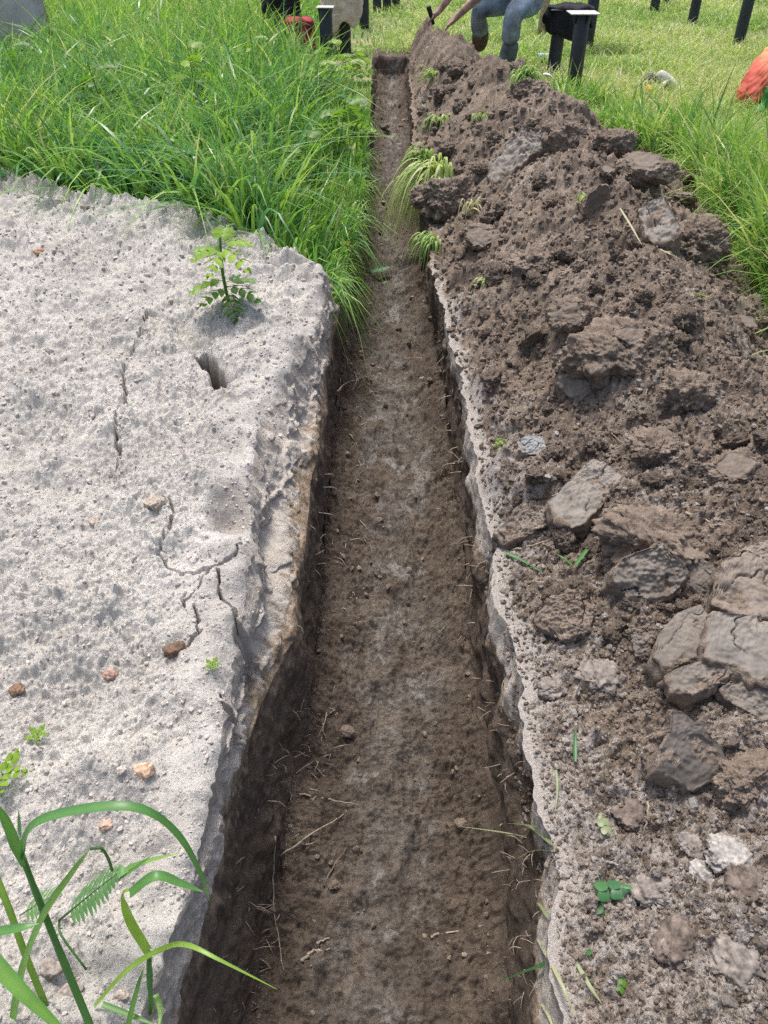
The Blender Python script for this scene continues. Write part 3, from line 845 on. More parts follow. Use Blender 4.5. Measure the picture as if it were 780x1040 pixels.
plate([(524,448),(536,441),(551,444),(556,455),(546,462),(530,460)], (-.1, -.4, 1), .02, .06, mat_clod('blue_clay', (.27, .285, .29)), 'small bluish grey clay slab near the trench lip', 414, .005, .006)
plate([(640,640),(652,622),(665,640),(660,662),(645,668)], (-.3, -.5, .8), .02, .07, M_CLAYD, 'dark grey broken slab wedged left of the split slab', 415, .008, .008, .01, .7, .2)
plate([(545,630),(560,604),(588,598),(604,616),(600,640),(575,650)], (-.2, -.35, 1), .02, .08, M_CLOD, 'low cracked brown slab between the trench lip and the split slab', 416, .010, .016, .02, .7, .3)
big(757, 795, 70, .8, .6, [], (0, 0, 30), M_CLOD, 'crumbly brown clod right of the dark clay wedge', 213, .16, 3)
for q_, (px_, py_, w_, l_) in enumerate(((738, 868, 52, 'whitish crumbling clod at the right edge of the rubble'), (712, 892, 34, 'small whitish clod left of the crumbling one'), (758, 902, 44, 'whitish clod touching the right edge of the photo'), (700, 860, 26, 'smallest whitish clod in the rubble'), (640, 830, 40, 'pale brown clod in the middle of the rubble'), (660, 905, 44, 'greyish clod below the middle of the rubble'), (690, 960, 50, 'brown crumbly clod low in the rubble'), (745, 975, 56, 'broad brown clod in the bottom right corner'), (560, 700, 30, 'pale clod near the notch in the trench lip'), (612, 690, 46, 'pale grey clod left of the tan flank'))):
    big(px_, py_, w_, .85, .5, [], (0, 0, 37 * q_), M_PALECLOD if q_ in (0, 1) else (M_PALEC2 if q_ in (3, 5, 7, 8, 9) else M_RUB), l_, 450 + q_, .16, 3, sub=5)
big(455, 205, 62, .9, .7, [], (0, 0, 10), M_CLOD_DARK, 'overturned turf clod shedding grass at the trench edge', 216, .16, 3, name='turf_clod')
big(622, 148, 42, .8, .6, [], (0, 0, 20), M_CLOD_DARK, 'dark clod at the grass edge behind the crest', 217, .16, 3)
big(655, 173, 52, .7, .55, [((-.1, -.3, 1), .5)], (0, 0, -20), M_CLOD, 'brown clod with a flat grey top against the meadow grass', 218, .12, 3)
big(712, 250, 62, .8, .7, [], (0, 0, 0), M_CLOD_DARK, 'round dark crumbly clod close to the tall grass', 220, .16, 2)
big(606, 208, 30, .6, 1.0, [((-.4, -.8, .3), .4)], (10, 20, 10), M_CLOD_DARK, 'upright dark sliver of earth just behind the crest', 221, .07, 3)
big(536, 96, 40, .9, .6, [], (0, 0, 0), M_CLOD_DARK, 'turf clod topped with grass beside the black post', 222, .15, 3, name='turf_clod')
big(640, 345, 58, .8, .55, [((-.3, -.4, .8), .6)], (0, 0, 50), M_CLOD, 'small brown clod behind the rounded clod with a grey face', 223, .13, 3)
big(492, 245, 46, .8, .6, [((-.3, -.5, .7), .6)], (0, 0, 15), M_CLOD, 'blocky brown clod above the trench below the turf clod', 224, .12, 4)
big(545, 270, 60, .8, .5, [], (0, 0, 70), M_CLOD, 'broad crumbly brown clod on the near slope below the tilted slab', 225, .15, 3)
big(578, 322, 52, .9, .6, [((-.6, -.5, .5), .55)], (0, 0, 15), M_CLOD, 'brown clod leaning over a dark hollow in the near slope', 226, .12, 3)
big(697, 402, 56, .9, .6, [], (0, 0, 5), M_CLOD, 'rough brown clod on the far slope level with the cut-faced clod', 228, .17, 3)
big(742, 480, 62, .8, .6, [((-.2, -.3, .9), .6)], (0, 0, 25), M_CLOD, 'rough brown clod on the far slope above the split slab', 229, .14, 3)
big(665, 455, 48, .9, .6, [], (0, 0, 55), M_CLOD, 'crumbly brown clod between the flat-topped clod and the far slope', 230, .17, 3)

# rubble fill
n = 0
# loose clods: each one is an object, sharing a handful of shapes
protos = []
for k in range(14):
    rgk = np.random.default_rng(300 + k)
    pls = [(rgk.normal(size=3) + (0, 0, .4), rgk.uniform(.45, .7))] if k % 5 == 0 else []
    protos.append(clod_mesh('soil_clod', 300 + k, (1, rgk.uniform(.65, .95), rgk.uniform(.5, .8)), pls, 4, .20, 5))
mats = [M_CLOD, M_CLOD, M_CLOD_GREY, M_CLOD, M_CLOD_GREY]
pale_protos = [clod_mesh('soil_clod', 350 + k, (1, .8, .6 + .03 * k), [], 4, .15, 4) for k in range(8)]
for k, me in enumerate(pale_protos): me.materials.append([M_PALEC2, M_PALEC2, M_PALECLOD, M_RUB][k % 4])
n = 0
while n < 205:
    px, py = (random.uniform(405, 790), 60 + 620 * random.random()) if n < 165 else (random.uniform(560, 790), random.uniform(690, 1040))
    p, nn = hit(px, py)
    if p.z < .03 or p.x < np.interp(p.y, R_LIP[0], R_LIP[1]) + .02 or p.x > np.interp(p.y, R_EDGE[0], R_EDGE[1]) + .05:
        continue
    s = px_size(p) * random.choice([4, 5, 5, 6, 7, 8, 9, 11, 14])
    if n >= 165: s *= .7
    if p.y > 6.5: s = min(s, .045)
    if p.y > 8.2 or p.x < np.interp(p.y, R_LIP[0], R_LIP[1]) + .02 + s: continue
    me = protos[n % 14] if n < 165 else pale_protos[n % 8]
    o = bpy.data.objects.new('loose_clod', me); col.objects.link(o)
    if not me.materials: me.materials.append(mats[n % 14 % 5])
    near = p.y < 1.25
    o.location = p + Vector((0, 0, s * (.15 if n < 165 else -.05))); o.scale = (s, s, s)
    o.rotation_euler = (random.uniform(-.5, .5), random.uniform(-.5, .5), random.uniform(0, 6.28))
    tag(o, 'small loose earth clod lying on the brown soil bank' if n < 165 else 'small dry clod in the pale rubble beside the near trench', 'clod', 'loose clods on the soil bank' if n < 165 else 'loose clods in the pale rubble')
    n += 1

# clods on the trench floor
for px, py, w_, lab in ((390, 130, 9, 'dark clod lying on the far trench floor'), (352, 745, 15, 'grey clod at the foot of the left trench wall'), (385, 530, 9, 'pale crumb of clay in the middle of the trench floor'),
                        (340, 900, 12, 'brown clod low in the near trench beside the left wall'), (468, 838, 14, 'brown clod low in the near trench beside the right wall')):
    p, nn = hit(px, py); s = px_size(p) * w_ / 2
    o = link('soil_clod', clod_mesh('soil_clod', px, (s, s * .8, s * .7), [], 3, .14, 4), M_CLOD_DARK if px < 395 and py < 200 else M_CLOD)
    o.location = p + Vector((0, 0, s * .3)); tag(o, lab, 'clod', 'clods in the trench')

# crumbs: too many to count
def crumbs(name, pts, sizes, mat, label, seed, sub=1):
    v0, f0 = ico(sub)
    rg = np.random.default_rng(seed); n = len(pts)
    nv = len(v0)
    V = np.repeat(v0[None], n, 0) * (1 + .38 * rg.uniform(-1, 1, (n, nv, 1)))
    V *= rg.uniform(.6, 1.1, (n, 1, 3)) * np.array(sizes)[:, None, None]
    a = rg.uniform(0, 6.28, n)[:, None]
    x, y_ = V[:, :, 0] * np.cos(a) - V[:, :, 1] * np.sin(a), V[:, :, 0] * np.sin(a) + V[:, :, 1] * np.cos(a)
    V = np.stack([x, y_, V[:, :, 2]], 2) + np.array(pts)[:, None, :]
    Fc = (f0[None] + (np.arange(n) * nv)[:, None, None]).reshape(-1, 3)
    o = link(name, mesh_np(name, V.reshape(-1, 3), Fc, smooth=False, attrs={'flat': np.zeros(n * nv), 'pale': np.repeat(np.clip(rg.uniform(.0, .5, n) + .2 * (np.array(pts)[:, 1] < 1.5 + .4 * rg.normal(size=n)), 0, .85), nv)}), mat)
    return tag(o, label, None, None, 'stuff')

pts, szs = [], []
while len(pts) < 13000:
    px, py = random.uniform(400, 800), 60 + 1000 * random.random() ** .8
    p, nn = hit(px, py)
    if p.x < np.interp(p.y, R_LIP[0], R_LIP[1]) + .005 or p.x > np.interp(p.y, R_EDGE[0], R_EDGE[1]) + .15: continue
    s = px_size(p) * random.choice([1.5, 2, 2, 2.5, 3, 3.5, 4.5, 6]) * .62 * (.95 if p.y < 1.2 else 1)
    pts.append((p.x, p.y, p.z + s * .3)); szs.append(s)
crumbs('soil_crumbs', pts, szs, mat_soil('crumb_soil'), 'loose brown and pale soil crumbs all over the spoil bank', 41)
pts, szs = [], []
while len(pts) < 1100:
    py = 100 + 950 * random.random()
    side = random.random()
    k = random.random() ** 1.5 * .5 if side < .55 else 1 - random.random() ** 1.5 * .42
    pxl_ = np.interp(py, [78, 200, 400, 600, 800, 1000], [385, 373, 343, 328, 303, 262]); pxr_ = np.interp(py, [78, 200, 400, 600, 800, 1000], [411, 421, 449, 470, 492, 503])
    p, nn = hit(pxl_ + (pxr_ - pxl_) * k, py)
    if float(perlin(np.array([p.x * 6]), np.array([p.y * 4]), 171)[0]) + .9 * random.random() < .35: continue
    s = px_size(p) * random.choice([.7, .8, 1, 1, 1.2, 1.5, 1.5, 2, 2.5, 6]) * .55
    pts.append((p.x, p.y, p.z + s * .2)); szs.append(s)
crumbs('trench_crumbs', pts, szs, M_CLOD, 'loose dark soil crumbs along the foot of the trench walls', 42)
pts, szs = [], []
while len(pts) < 5200:
    px, py = random.uniform(-10, 330), 190 + 850 * random.random()
    p, nn = hit(px, py)
    if p.z < .06 or nn.z < .6: continue
    s = px_size(p) * random.choice([.8, 1, 1.2, 1.2, 1.5, 1.5, 2, 2.5, 4]) * .7
    pts.append((p.x, p.y, p.z + s * .15)); szs.append(s)
crumbs('sand_crumbs', pts, szs, mat_plain('sand_crumb', (.44, .405, .375), .95, noise=.2, scale=60, spec=.2), 'loose pale grey crumbs strewn over the sand heap', 43)

# single stones and lumps on the sand
for px, py, w_, colr, lab, nm in (
        (145, 784, 30, (.52, .36, .25), 'angular pale orange brick chip on the grey sand', 'brick_chip'),
        (178, 660, 28, (.15, .10, .07), 'round dark brown lump of earth on the sand by the cracks', 'earth_lump'),
        (40, 257, 15, (.42, .27, .19), 'pinkish stone near the far left of the sand heap', 'stone'),
        (113, 686, 19, (.36, .24, .19), 'reddish crumb half sunk in the sand below the dark lump', 'stone'),
        (108, 839, 17, (.46, .33, .26), 'small pinkish stone just above the arching grass blade', 'stone'),
        (18, 700, 18, (.22, .14, .10), 'brown stained lump at the left edge of the sand', 'earth_lump'),
        (157, 512, 24, (.40, .34, .28), 'ochre lump on the sand left of the spade dimple', 'earth_lump'),
        (98, 530, 20, (.40, .34, .29), 'ochre lump on the sand further left of the spade dimple', 'earth_lump'),
        (50, 985, 28, (.30, .26, .23), 'grey rounded lump behind the grass stems', 'stone'),
        (72, 1008, 30, (.32, .28, .25), 'larger grey lump at the foot of the grass stems', 'stone'),
        (122, 1012, 20, (.36, .31, .27), 'pale lump under the folded grass leaf', 'stone'),
        (122, 783, 14, (.46, .42, .38), 'pale pebble next to the orange brick chip', 'stone')):
    p, nn = hit(px, py); s = px_size(p) * w_ / 2 * .82
    ang = nm == 'brick_chip'
    me = clod_mesh(nm, px + py, (s, s * (.7 if ang else .85), s * .65), [((.1, -.2, 1), .45), ((-.6, -.7, .3), .5), ((.8, -.4, .2), .6)] if ang else [], 3, .03 if ang else .13, 4)
    o = link(nm, me, mat_plain(nm + '_skin', colr, .92, noise=.25, scale=130, spec=.2, bumpd=.003)); o.location = p + Vector((0, 0, s * .08)); o.rotation_euler = (0, 0, .4)
    tag(o, lab, 'stone' if nm != 'earth_lump' else 'earth lump')

# ------------------------------------------------------------------ roots
def root(path, w_, lab, lift=.004, mat=None, group='roots in the trench'):
    pts = []
    for q in path:
        p, nn = hit(q[0], q[1]); pts.append(p + nn * (lift + (q[2] if len(q) > 2 else 0)))
    s = px_size(pts[0]) * w_ / 2
    sp_ = spline(pts, 6)
    sp_ = [p + Vector((random.uniform(-1, 1), random.uniform(-1, 1), random.uniform(-.5, 1))) * s * .8 for p in sp_]
    m = MB(); k = len(sp_)
    m.tube(sp_, [s * (1 - .7 * i / k) for i in range(k)], 5)
    return tag(m.build('root', mat or M_ROOT, origin=sp_[0]), lab, 'root', group)
root([(306, 806), (335, 812), (366, 817)], 2.2, 'pale root running across the near trench floor')
root([(290, 862, .02), (315, 845, .015), (345, 830), (352, 822)], 2.0, 'pale root meeting the long root on the near floor')
root([(304, 976), (318, 968), (334, 963)], 4, 'short thick pale root fragment at the bottom of the trench')
root([(320, 958), (336, 952)], 3, 'shorter root fragment above the thick pale one')
root([(436, 954), (455, 946), (490, 943)], 3, 'curved pale root low on the right side of the trench floor')
root([(338, 398, .02), (352, 390, .01), (382, 380)], 1.8, 'thin straight root sticking out of the left wall by the ochre seam')
root([(278, 850), (276, 890), (280, 930), (288, 985)], 2.2, 'branching fine root hanging down the left wall', mat=M_ROOT)
root([(330, 900), (338, 880), (350, 862), (355, 848)], 1.8, 'dark curved root lying on the near floor', mat=M_ROOTD)
root([(600, 872), (622, 877), (643, 883)], 4.5, 'thick grey stick lying in the pale rubble', mat=M_PALECLOD, group='roots on the soil bank')
root([(660, 816), (659, 830), (655, 846)], 3, 'short straw coloured twig in the pale rubble', mat=M_ROOT, group='roots on the soil bank')
root([(718, 632), (720, 650), (710, 668)], 3.5, 'pale root across the gap in the split slab', .012, group='roots on the soil bank')
root([(520, 560), (545, 553), (575, 540), (590, 528)], 2.5, 'long pale root under the flat-topped grey clod', .006, mat=M_ROOT, group='roots on the soil bank')
root([(700, 522), (716, 528), (730, 536)], 4, 'thick pale root stub right of the cracked brown clod', .008, group='roots on the soil bank')
root([(610, 415), (622, 440), (640, 455)], 1.8, 'thin wiry root below the rounded clod with a grey face', .008, mat=M_ROOT, group='roots on the soil bank')

m = MB()      # hair roots: too many to count
for _ in range(900):
    r_ = random.random()
    if r_ < .45:
        py = random.uniform(330, 1030); px = np.interp(py, [330, 560, 740, 900, 1030], [338, 312, 285, 235, 195]) + random.uniform(-2, 60)
    elif r_ < .7:
        py = random.uniform(330, 1030); px = np.interp(py, [330, 600, 800, 1030], [447, 497, 540, 560]) + random.uniform(-30, 4)
    else:
        px, py = random.uniform(450, 780), random.uniform(180, 1030)
    if float(perlin(np.array([px * .02]), np.array([py * .028]), 172)[0]) + .5 * random.random() < .22: continue
    p, nn = hit(px, py)
    s = px_size(p) * random.choice([.6, .8, 1, 1.2])
    d = (nn * random.uniform(.2, 1) + Vector((random.uniform(-1, 1), random.uniform(-1, 1), random.uniform(-1, .4)))).normalized()
    L = s * random.uniform(6, 26)
    pp = [p - nn * .002, p + d * L * .4 + nn * s, p + d * L * .75 + Vector((random.uniform(-.3, .3), random.uniform(-.3, .3), -.3)) * L * .5]
    m.tube(spline(pp, 3), [s * .55, s * .5, s * .5, s * .4, s * .4, s * .3, s * .2], 4, random.random(), cap=False)
tag(m.build('root_hairs', M_ROOT), 'fine pale root hairs sticking out of the cut earth', None, None, 'stuff')

# ------------------------------------------------------------------ plants
def leafy(m, base, direction, length, width, nl, tint, droop=.3, up=Vector((0, 0, 1)), wk=1.0):
    """pinnate leaf: a midrib with paired leaflets shrinking to the tip"""
    d = Vector(direction).normalized()
    side = d.cross(up).normalized()
    pts = [Vector(base) + d * length * t - up * droop * length * t * t for t in [i / 8 for i in range(9)]]
    m.tube(pts, [length * .012 * (1 - .7 * i / 8) for i in range(9)], 4, tint)
    for k in range(nl):
        t = .22 + .74 * k / max(nl - 1, 1)
        p = Vector(base) + d * length * t - up * droop * length * t * t
        w_ = width * math.sin(math.pi * (.18 + .72 * t)) * random.uniform(.85, 1.1)
        for sgn in (-1, 1):
            ld = (side * sgn + d * .75 + up * random.uniform(-.15, .1)).normalized()
            q = [p + ld * w_ * u_ - up * .25 * w_ * u_ * u_ for u_ in (0, .25, .5, .75, 1)]
            b = length / nl * 1.05 * wk
            m.ribbon(q, [b * .45, b * 1.1, b * 1.15, b * .8, b * .15], side=d, fold=.2, tint=[min(1, max(0, tint + random.uniform(-.1, .1)))] * 15)
    q = [pts[-1] + d * length * .13 * u_ - up * .1 * length * u_ * u_ for u_ in (0, .3, .6, 1)]
    m.ribbon(q, [length * .05, length * .12, length * .08, .0004], side=side, fold=.2, tint=tint)

def blade(m, pts, wmax, tint, side=None, n=8, fold=.25, base=.5):
    sp_ = spline(pts, n); k = len(sp_) - 1
    wid = [wmax * .74 * (base + (1 - base) * min(1, 4 * i / k)) * (1 - (i / k) ** 2.6) + .0003 for i in range(k + 1)]
    m.ribbon(sp_, wid, side, fold, tint)

# seedling on the sand
p, _ = hit(232, 306); s = px_size(p)
r0 = empty('seedling', p, 'bright green lobed seedling growing alone on the far end of the sand', 'seedling')
m = MB(); tip = Vector((.1, 0, 62)) * s * 1.05
m.tube(spline([(0, 0, -.01), tuple(tip * .5 + Vector((-2 * s, 0, 0))), tuple(tip)], 5), [s * 1.7] * 8 + [s * 1.3] * 3, 6, .45); m.build('stem', M_HERB, r0)
for ang, el, L, z0, tn in ((200, .25, 34, 52, .8), (250, -.1, 34, 54, .85), (320, .05, 42, 56, .9), (20, .35, 34, 58, .85), (90, .6, 34, 60, .75), (150, .3, 36, 50, .7), (185, .1, 40, 22, .75), (345, .1, 38, 16, .3), (290, -.05, 36, 10, .25), (40, .2, 34, 20, .3), (225, .2, 36, 14, .45)):
    m = MB(); a = R(ang)
    leafy(m, (0, 0, z0 * s), (math.cos(a), math.sin(a), el), L * s * .86, 15 * s, 4, tn, .45, wk=.8)
    m.build('leaf', M_HERB, r0)
for px, py, k, lab in ((40, 752, 12, 'tiny green sprout in the sand above the left grass'), (8, 798, 26, 'small feathery sprout at the left edge of the sand'), (216, 680, 9, 'tiny pale sprout near the shoulder of the sand heap')):
    p, _ = hit(px, py); s = px_size(p)
    m = MB(); m.tube([(0, 0, -.005), (s, 0, k * s)], [s * .8, s * .5], 5, .5)
    for a in range(0, 360, 72): leafy(m, (s, 0, k * s * .8), (math.cos(R(a)), math.sin(R(a)), .5), k * s * 1.0, k * s * .35, 3, .8)
    o = m.build('sprout', M_HERB, loc=p); tag(o, lab, 'sprout')

# the grass stems and leaves at the lower left: rooted in the sand, arching towards the trench
SZ = hit(60, 1036)[0].z
def P(px, py, h):
    return atz(px, py, SZ + h)
g = P(86, 1100, 0); g.z = SZ
r1 = empty('grass_plant', g, 'tall fresh grass plant with broad arching leaves in the near left corner', 'grass')
def kid(m, name, parent, mat, tint=None):
    return m.build(name, mat, parent, loc=(0, 0, 0)) if False else m
def add_leaf(parent, pts, wpx, tint, name='leaf', mat=M_BLADE, base=.6, side=None, fold=.25):
    m = MB(); s = (px_size(pts[0]) + px_size(pts[-1])) / 2
    blade(m, [Vector(q) - Vector(parent.location) for q in pts], wpx * s, tint, side, base=base, fold=fold)
    return m.build(name, mat, parent)
m = MB(); pts = [P(100, 1062, .0), P(62, 970, .12), P(36, 905, .22), P(22, 868, .28)]
s = px_size(pts[1]); m.tube([q - g for q in spline(pts, 6)], [3.9 * s] * 7 + [3.4 * s] * 6 + [2.9 * s] * 6, 8, .5); m.build('stem', M_BLADE, r1)
add_leaf(r1, [P(22, 872, .28), P(34, 838, .33), P(85, 822, .36), P(140, 821, .36), P(178, 845, .31), P(203, 885, .25), P(213, 915, .2)], 15, .25, base=.9)
add_leaf(r1, [P(24, 880, .27), P(8, 838, .33), P(-10, 810, .38)], 15, .45, base=.35)
add_leaf(r1, [P(22, 872, .28), P(21, 850, .33), P(19, 822, .37)], 11, .2, base=.4)
add_leaf(r1, [P(12, 1045, .0), P(24, 985, .1), P(45, 930, .2), P(75, 885, .27), P(92, 862, .30)], 20, .55, base=.7)
add_leaf(r1, [P(-30, 950, .18), P(20, 1005, .14), P(80, 1062, .08)], 22, .55, base=.9)
add_leaf(r1, [P(-12, 948, .18), P(18, 943, .2), P(40, 938, .2)], 14, .3, base=.9)
m = MB(); pts = [P(46, 1020, 0), P(24, 965, .08), P(10, 925, .13), P(-8, 880, .18)]
s = px_size(pts[1]); m.tube([q - g for q in spline(pts, 5)], 3.4 * s, 7, .95); m.build('dry_stem', M_BLADE, r1)
m = MB(); pts = [P(92, 862, .30), P(103, 862, .30), P(110, 872, .27), P(114, 884, .25)]
m.tube([q - g for q in spline(pts, 5)], 1.5 * s, 5, .5); m.build('stalk', M_BLADE, r1)

g2 = P(152, 1030, 0)
r2 = empty('grass_plant', g2, 'smaller grass plant with folded leaves reaching over the trench edge', 'grass')
add_leaf(r2, [P(150, 966, .10), P(132, 935, .15), P(126, 908, .2), P(135, 904, .22)], 13, .98, base=.9)
add_leaf(r2, [P(132, 908, .22), P(158, 890, .24), P(185, 898, .22), P(207, 906, .2)], 15, .35, base=.9)
add_leaf(r2, [P(96, 1022, .0), P(130, 985, .08), P(165, 964, .13), P(190, 960, .16), P(225, 976, .16), P(282, 1005, .12)], 9, .85, base=.7)
add_leaf(r2, [P(152, 965, .1), P(152, 1000, .05), P(156, 1030, .01)], 8, .3, base=.9)
add_leaf(r2, [P(126, 1060, 0), P(138, 1010, .05), P(147, 980, .08)], 8, .5, base=.9)
add_leaf(r2, [P(104, 1020, .02), P(135, 1032, .02), P(160, 1042, .02)], 8, .4, base=.9)
add_leaf(r2, [P(158, 1010, .02), P(163, 1028, .02), P(160, 1050, .02)], 8, .6, base=.9)
add_leaf(r2, [P(104, 900, .06), P(140, 878, .09), P(184, 866, .1)], 9, .6, base=.8)
add_leaf(r2, [P(122, 892, .07), P(140, 880, .1), P(155, 868, .12)], 7, .3, base=.8)
m = MB(); pts = [P(152, 1030, 0), P(153, 990, .06), P(150, 966, .10)]
m.tube([q - g2 for q in spline(pts, 5)], 2.0 * s, 6, .6); m.build('stem', M_BLADE, r2)

g3 = P(88, 985, 0)
r3 = empty('fern_leaf_herb', g3, 'soft feathery herb leaf behind the grass stems', 'herb')
m = MB(); b0 = P(60, 935, .04) - g3; e0 = P(118, 884, .16) - g3
m.tube([q for q in spline([(0, 0, 0), tuple(b0 + Vector((0.01, -.02, 0))), tuple(b0)], 4)], 1.3 * s, 5, .4)
m.build('stalk', M_BLADE, r3)
M_FERN = mat_leaf('feathery_leaf', [(0, (.05, .16, .06)), (.5, (.12, .27, .10)), (1, (.2, .36, .12))], .35)
vv = (e0 - b0)
m = MB(); leafy(m, b0, vv, vv.length, 30 * s, 12, .5, .05, wk=.62); m.build('leaf', M_FERN, r3)
b1 = P(20, 930, .03) - g3; e1 = P(55, 905, .10) - g3
m = MB(); leafy(m, b1, e1 - b1, (e1 - b1).length, 22 * s, 8, .7, .1, wk=.62); m.build('leaf', M_FERN, r3)

# cut blades and leaves dropped on the soil
def cut(path, w_, tint, lab, mat=M_STRAW, lift=.008, name='cut_blade', grp=None, base=.7):
    pts = []
    for q in path:
        p, nn = hit(q[0], q[1]); pts.append(p + Vector((0, 0, lift + (q[2] if len(q) > 2 else 0))))
    m = MB(); blade(m, pts, px_size(pts[0]) * w_ * .72, tint, base=base, n=6, fold=.45)
    return tag(m.build(name, mat, origin=pts[0]), lab, 'grass blade', grp)
cut([(512, 564), (530, 572), (551, 584)], 7, .2, 'short dark green cut blade under the flat-topped grey clod', M_BLADE)
cut([(583, 580), (597, 562), (612, 545)], 8, .25, 'dark green blade poking from the hollow under the clod', M_BLADE, .02)
cut([(580, 578), (573, 572), (564, 566)], 6, .2, 'stubby green blade crossing the one in the hollow', M_BLADE, .012)
cut([(583, 777), (583, 758), (584, 742)], 8, .05, 'bluish green blade stub standing in the rubble', M_BLADE, .012)
cut([(560, 862), (535, 851, .03), (513, 846, .03)], 12, .1, 'broad wilted bluish blade hanging over the trench edge', M_STRAW, .012)
cut([(566, 866), (520, 860, .04), (466, 853, .05)], 5, .4, 'thin long blade stretching out over the trench', M_STRAW, .012)
cut([(562, 868), (540, 872, .02), (522, 880, .02)], 6, .75, 'pale curled blade at the trench edge', M_STRAW, .01)
cut([(600, 970), (550, 988, .02), (494, 1014, .05)], 13, .05, 'broad blue-green cut blade pointing into the trench', M_BLADE, .012)
cut([(545, 958), (565, 1000, .01), (585, 1040)], 8, .6, 'pale straight blade at the bottom edge of the photo', M_STRAW, .015)
cut([(585, 982), (597, 1003), (610, 1022)], 9, .3, 'short green blade beside the broad blue-green one', M_STRAW, .01)
cut([(549, 1022), (556, 1034), (562, 1050)], 7, .6, 'pale blade end at the bottom edge beside the trench', M_STRAW, .01)
cut([(546, 920), (556, 935), (568, 950)], 8, .2, 'narrow green blade lying on the trench lip', M_STRAW, .01)
cut([(564, 785), (565, 805), (563, 828)], 5, .2, 'thin green blade along the trench lip', M_STRAW, .01)
cut([(628, 220), (640, 240), (650, 258)], 4.5, .75, 'long straw coloured blade on the crest of the bank', M_STRAW, .03)
cut([(668, 262), (680, 268), (695, 274)], 4, .9, 'pale dry blade on the far slope of the bank', M_STRAW, .03)
cut([(700, 303), (712, 306), (722, 309)], 6, .8, 'yellow-green blade on the far slope near the meadow', M_BLADE, .02)
cut([(403, 455), (408, 465), (413, 474)], 4, .1, 'little dark green blade on the trench floor', M_BLADE, .006) if False else cut([(352, 437), (356, 443), (360, 449)], 4, .1, 'little dark green blade low on the left of the trench', M_BLADE, .006)
def leaf_at(px, py, w_, ang, tint, lab, mat=M_HERB, lobes=3):
    p, nn = hit(px, py); s = px_size(p) * w_
    m = MB(); leafy(m, (0, 0, 0), (math.cos(R(ang)), math.sin(R(ang)), .15), s, s * .38, lobes, tint, .1)
    o = m.build('fallen_leaf', mat, loc=p + Vector((0, 0, .008))); return tag(o, lab, 'leaf')
leaf_at(612, 936, 34, 80, .1, 'dark green lobed leaf lying in the pale rubble', M_HERB, 3)
leaf_at(600, 908, 36, 5, .1, 'dark green leaf above the lobed one in the rubble', M_BLADE, 3)
leaf_at(618, 852, 22, 100, .4, 'pale wilted leaf in the rubble near the grey stick', M_STRAW, 3)
leaf_at(372, 276, 24, 20, .2, 'small green leaf sprig dropped on the trench floor', M_FERN, 4)
leaf_at(360, 298, 16, 60, .15, 'green leaf scrap against the left trench wall', M_FERN, 4)
leaf_at(627, 1012, 18, 60, .3, 'green leaf scrap at the bottom edge of the rubble', M_HERB, 3)

# tufts on turned turf
def tuft(px, py, nb, lpx, spread, tint, lab, lean=(0, 0, 0), mat=M_SHORT, wpx=3.2, down=.6):
    p, nn = hit(px, py); s = px_size(p)
    m = MB()
    for _ in range(nb):
        a = random.uniform(0, 6.28)
        d = Vector((math.cos(a), math.sin(a) * .6, 0)) * spread + Vector(lean)
        L = lpx * s * random.uniform(.5, 1.1)
        b = Vector((random.gauss(0, 4 * s), random.gauss(0, 4 * s), 0))
        k = random.uniform(.5, 1.1)
        pts = [b, b + d * L * .3 + Vector((0, 0, L * .35 * k)), b + d * L * .7 + Vector((0, 0, L * (.4 * k - down * .25))), b + d * L + Vector((0, 0, L * (.35 * k - down)))]
        blade(m, pts, wpx * s * random.uniform(.6, 1.2), min(1, max(0, random.gauss(tint, .15))), n=4)
    return tag(m.build('grass_tuft', mat, loc=p), lab, 'grass tuft', 'grass tufts on the soil bank')
tuft(447, 190, 230, 80, .45, .58, 'yellowish tuft hanging from the overturned turf clod into the trench', (-.36, -.30, 0), down=.95, wpx=3.2)
tuft(432, 165, 60, 46, .35, .3, 'green tuft bent over the trench just beyond the turf clod', (-.4, -.2, 0), down=.7)
tuft(440, 250, 60, 40, .4, .35, 'low green tuft on the trench edge below the turf clod', (-.3, -.3, 0), down=.7)
tuft(478, 215, 26, 40, .5, .85, 'pale dry roots and blades on the right of the turf clod', (.2, -.3, 0), down=.9, mat=M_STRAW)
tuft(448, 125, 22, 30, .5, .3, 'sparse green tuft on the near slope beside the far trench', (-.2, -.3, 0))
tuft(440, 78, 26, 26, .5, .4, 'small tuft near the far end of the trench', (-.2, -.2, 0))
tuft(532, 86, 90, 46, .45, .3, 'dense tuft growing from the turf clod beside the black post', (.1, -.2, 0), down=.5)
tuft(490, 120, 14, 20, .5, .3, 'few green blades on the crest near the person', (0, -.2, 0))
tuft(497, 288, 12, 22, .5, .4, 'few green blades on the near slope of the bank', (-.2, -.3, 0))
tuft(507, 452, 14, 22, .5, .2, 'few green blades on the trench lip by the bluish clod', (-.3, -.2, 0))
tuft(590, 205, 10, 26, .5, .6, 'thin tuft on the crest left of the straw blade', (0, -.2, 0))

# ------------------------------------------------------------------ screw piles standing in the meadow
M_PILE = mat_plain('black_coated_steel', (.020, .026, .040), .45, noise=.2, scale=18, spec=.5)
M_CAP = mat_plain('pale_cap_plate', (.50, .50, .49), .5, noise=.1, scale=20)
M_PLUG = mat_plain('grey_steel', (.10, .10, .11), .5, noise=.2)

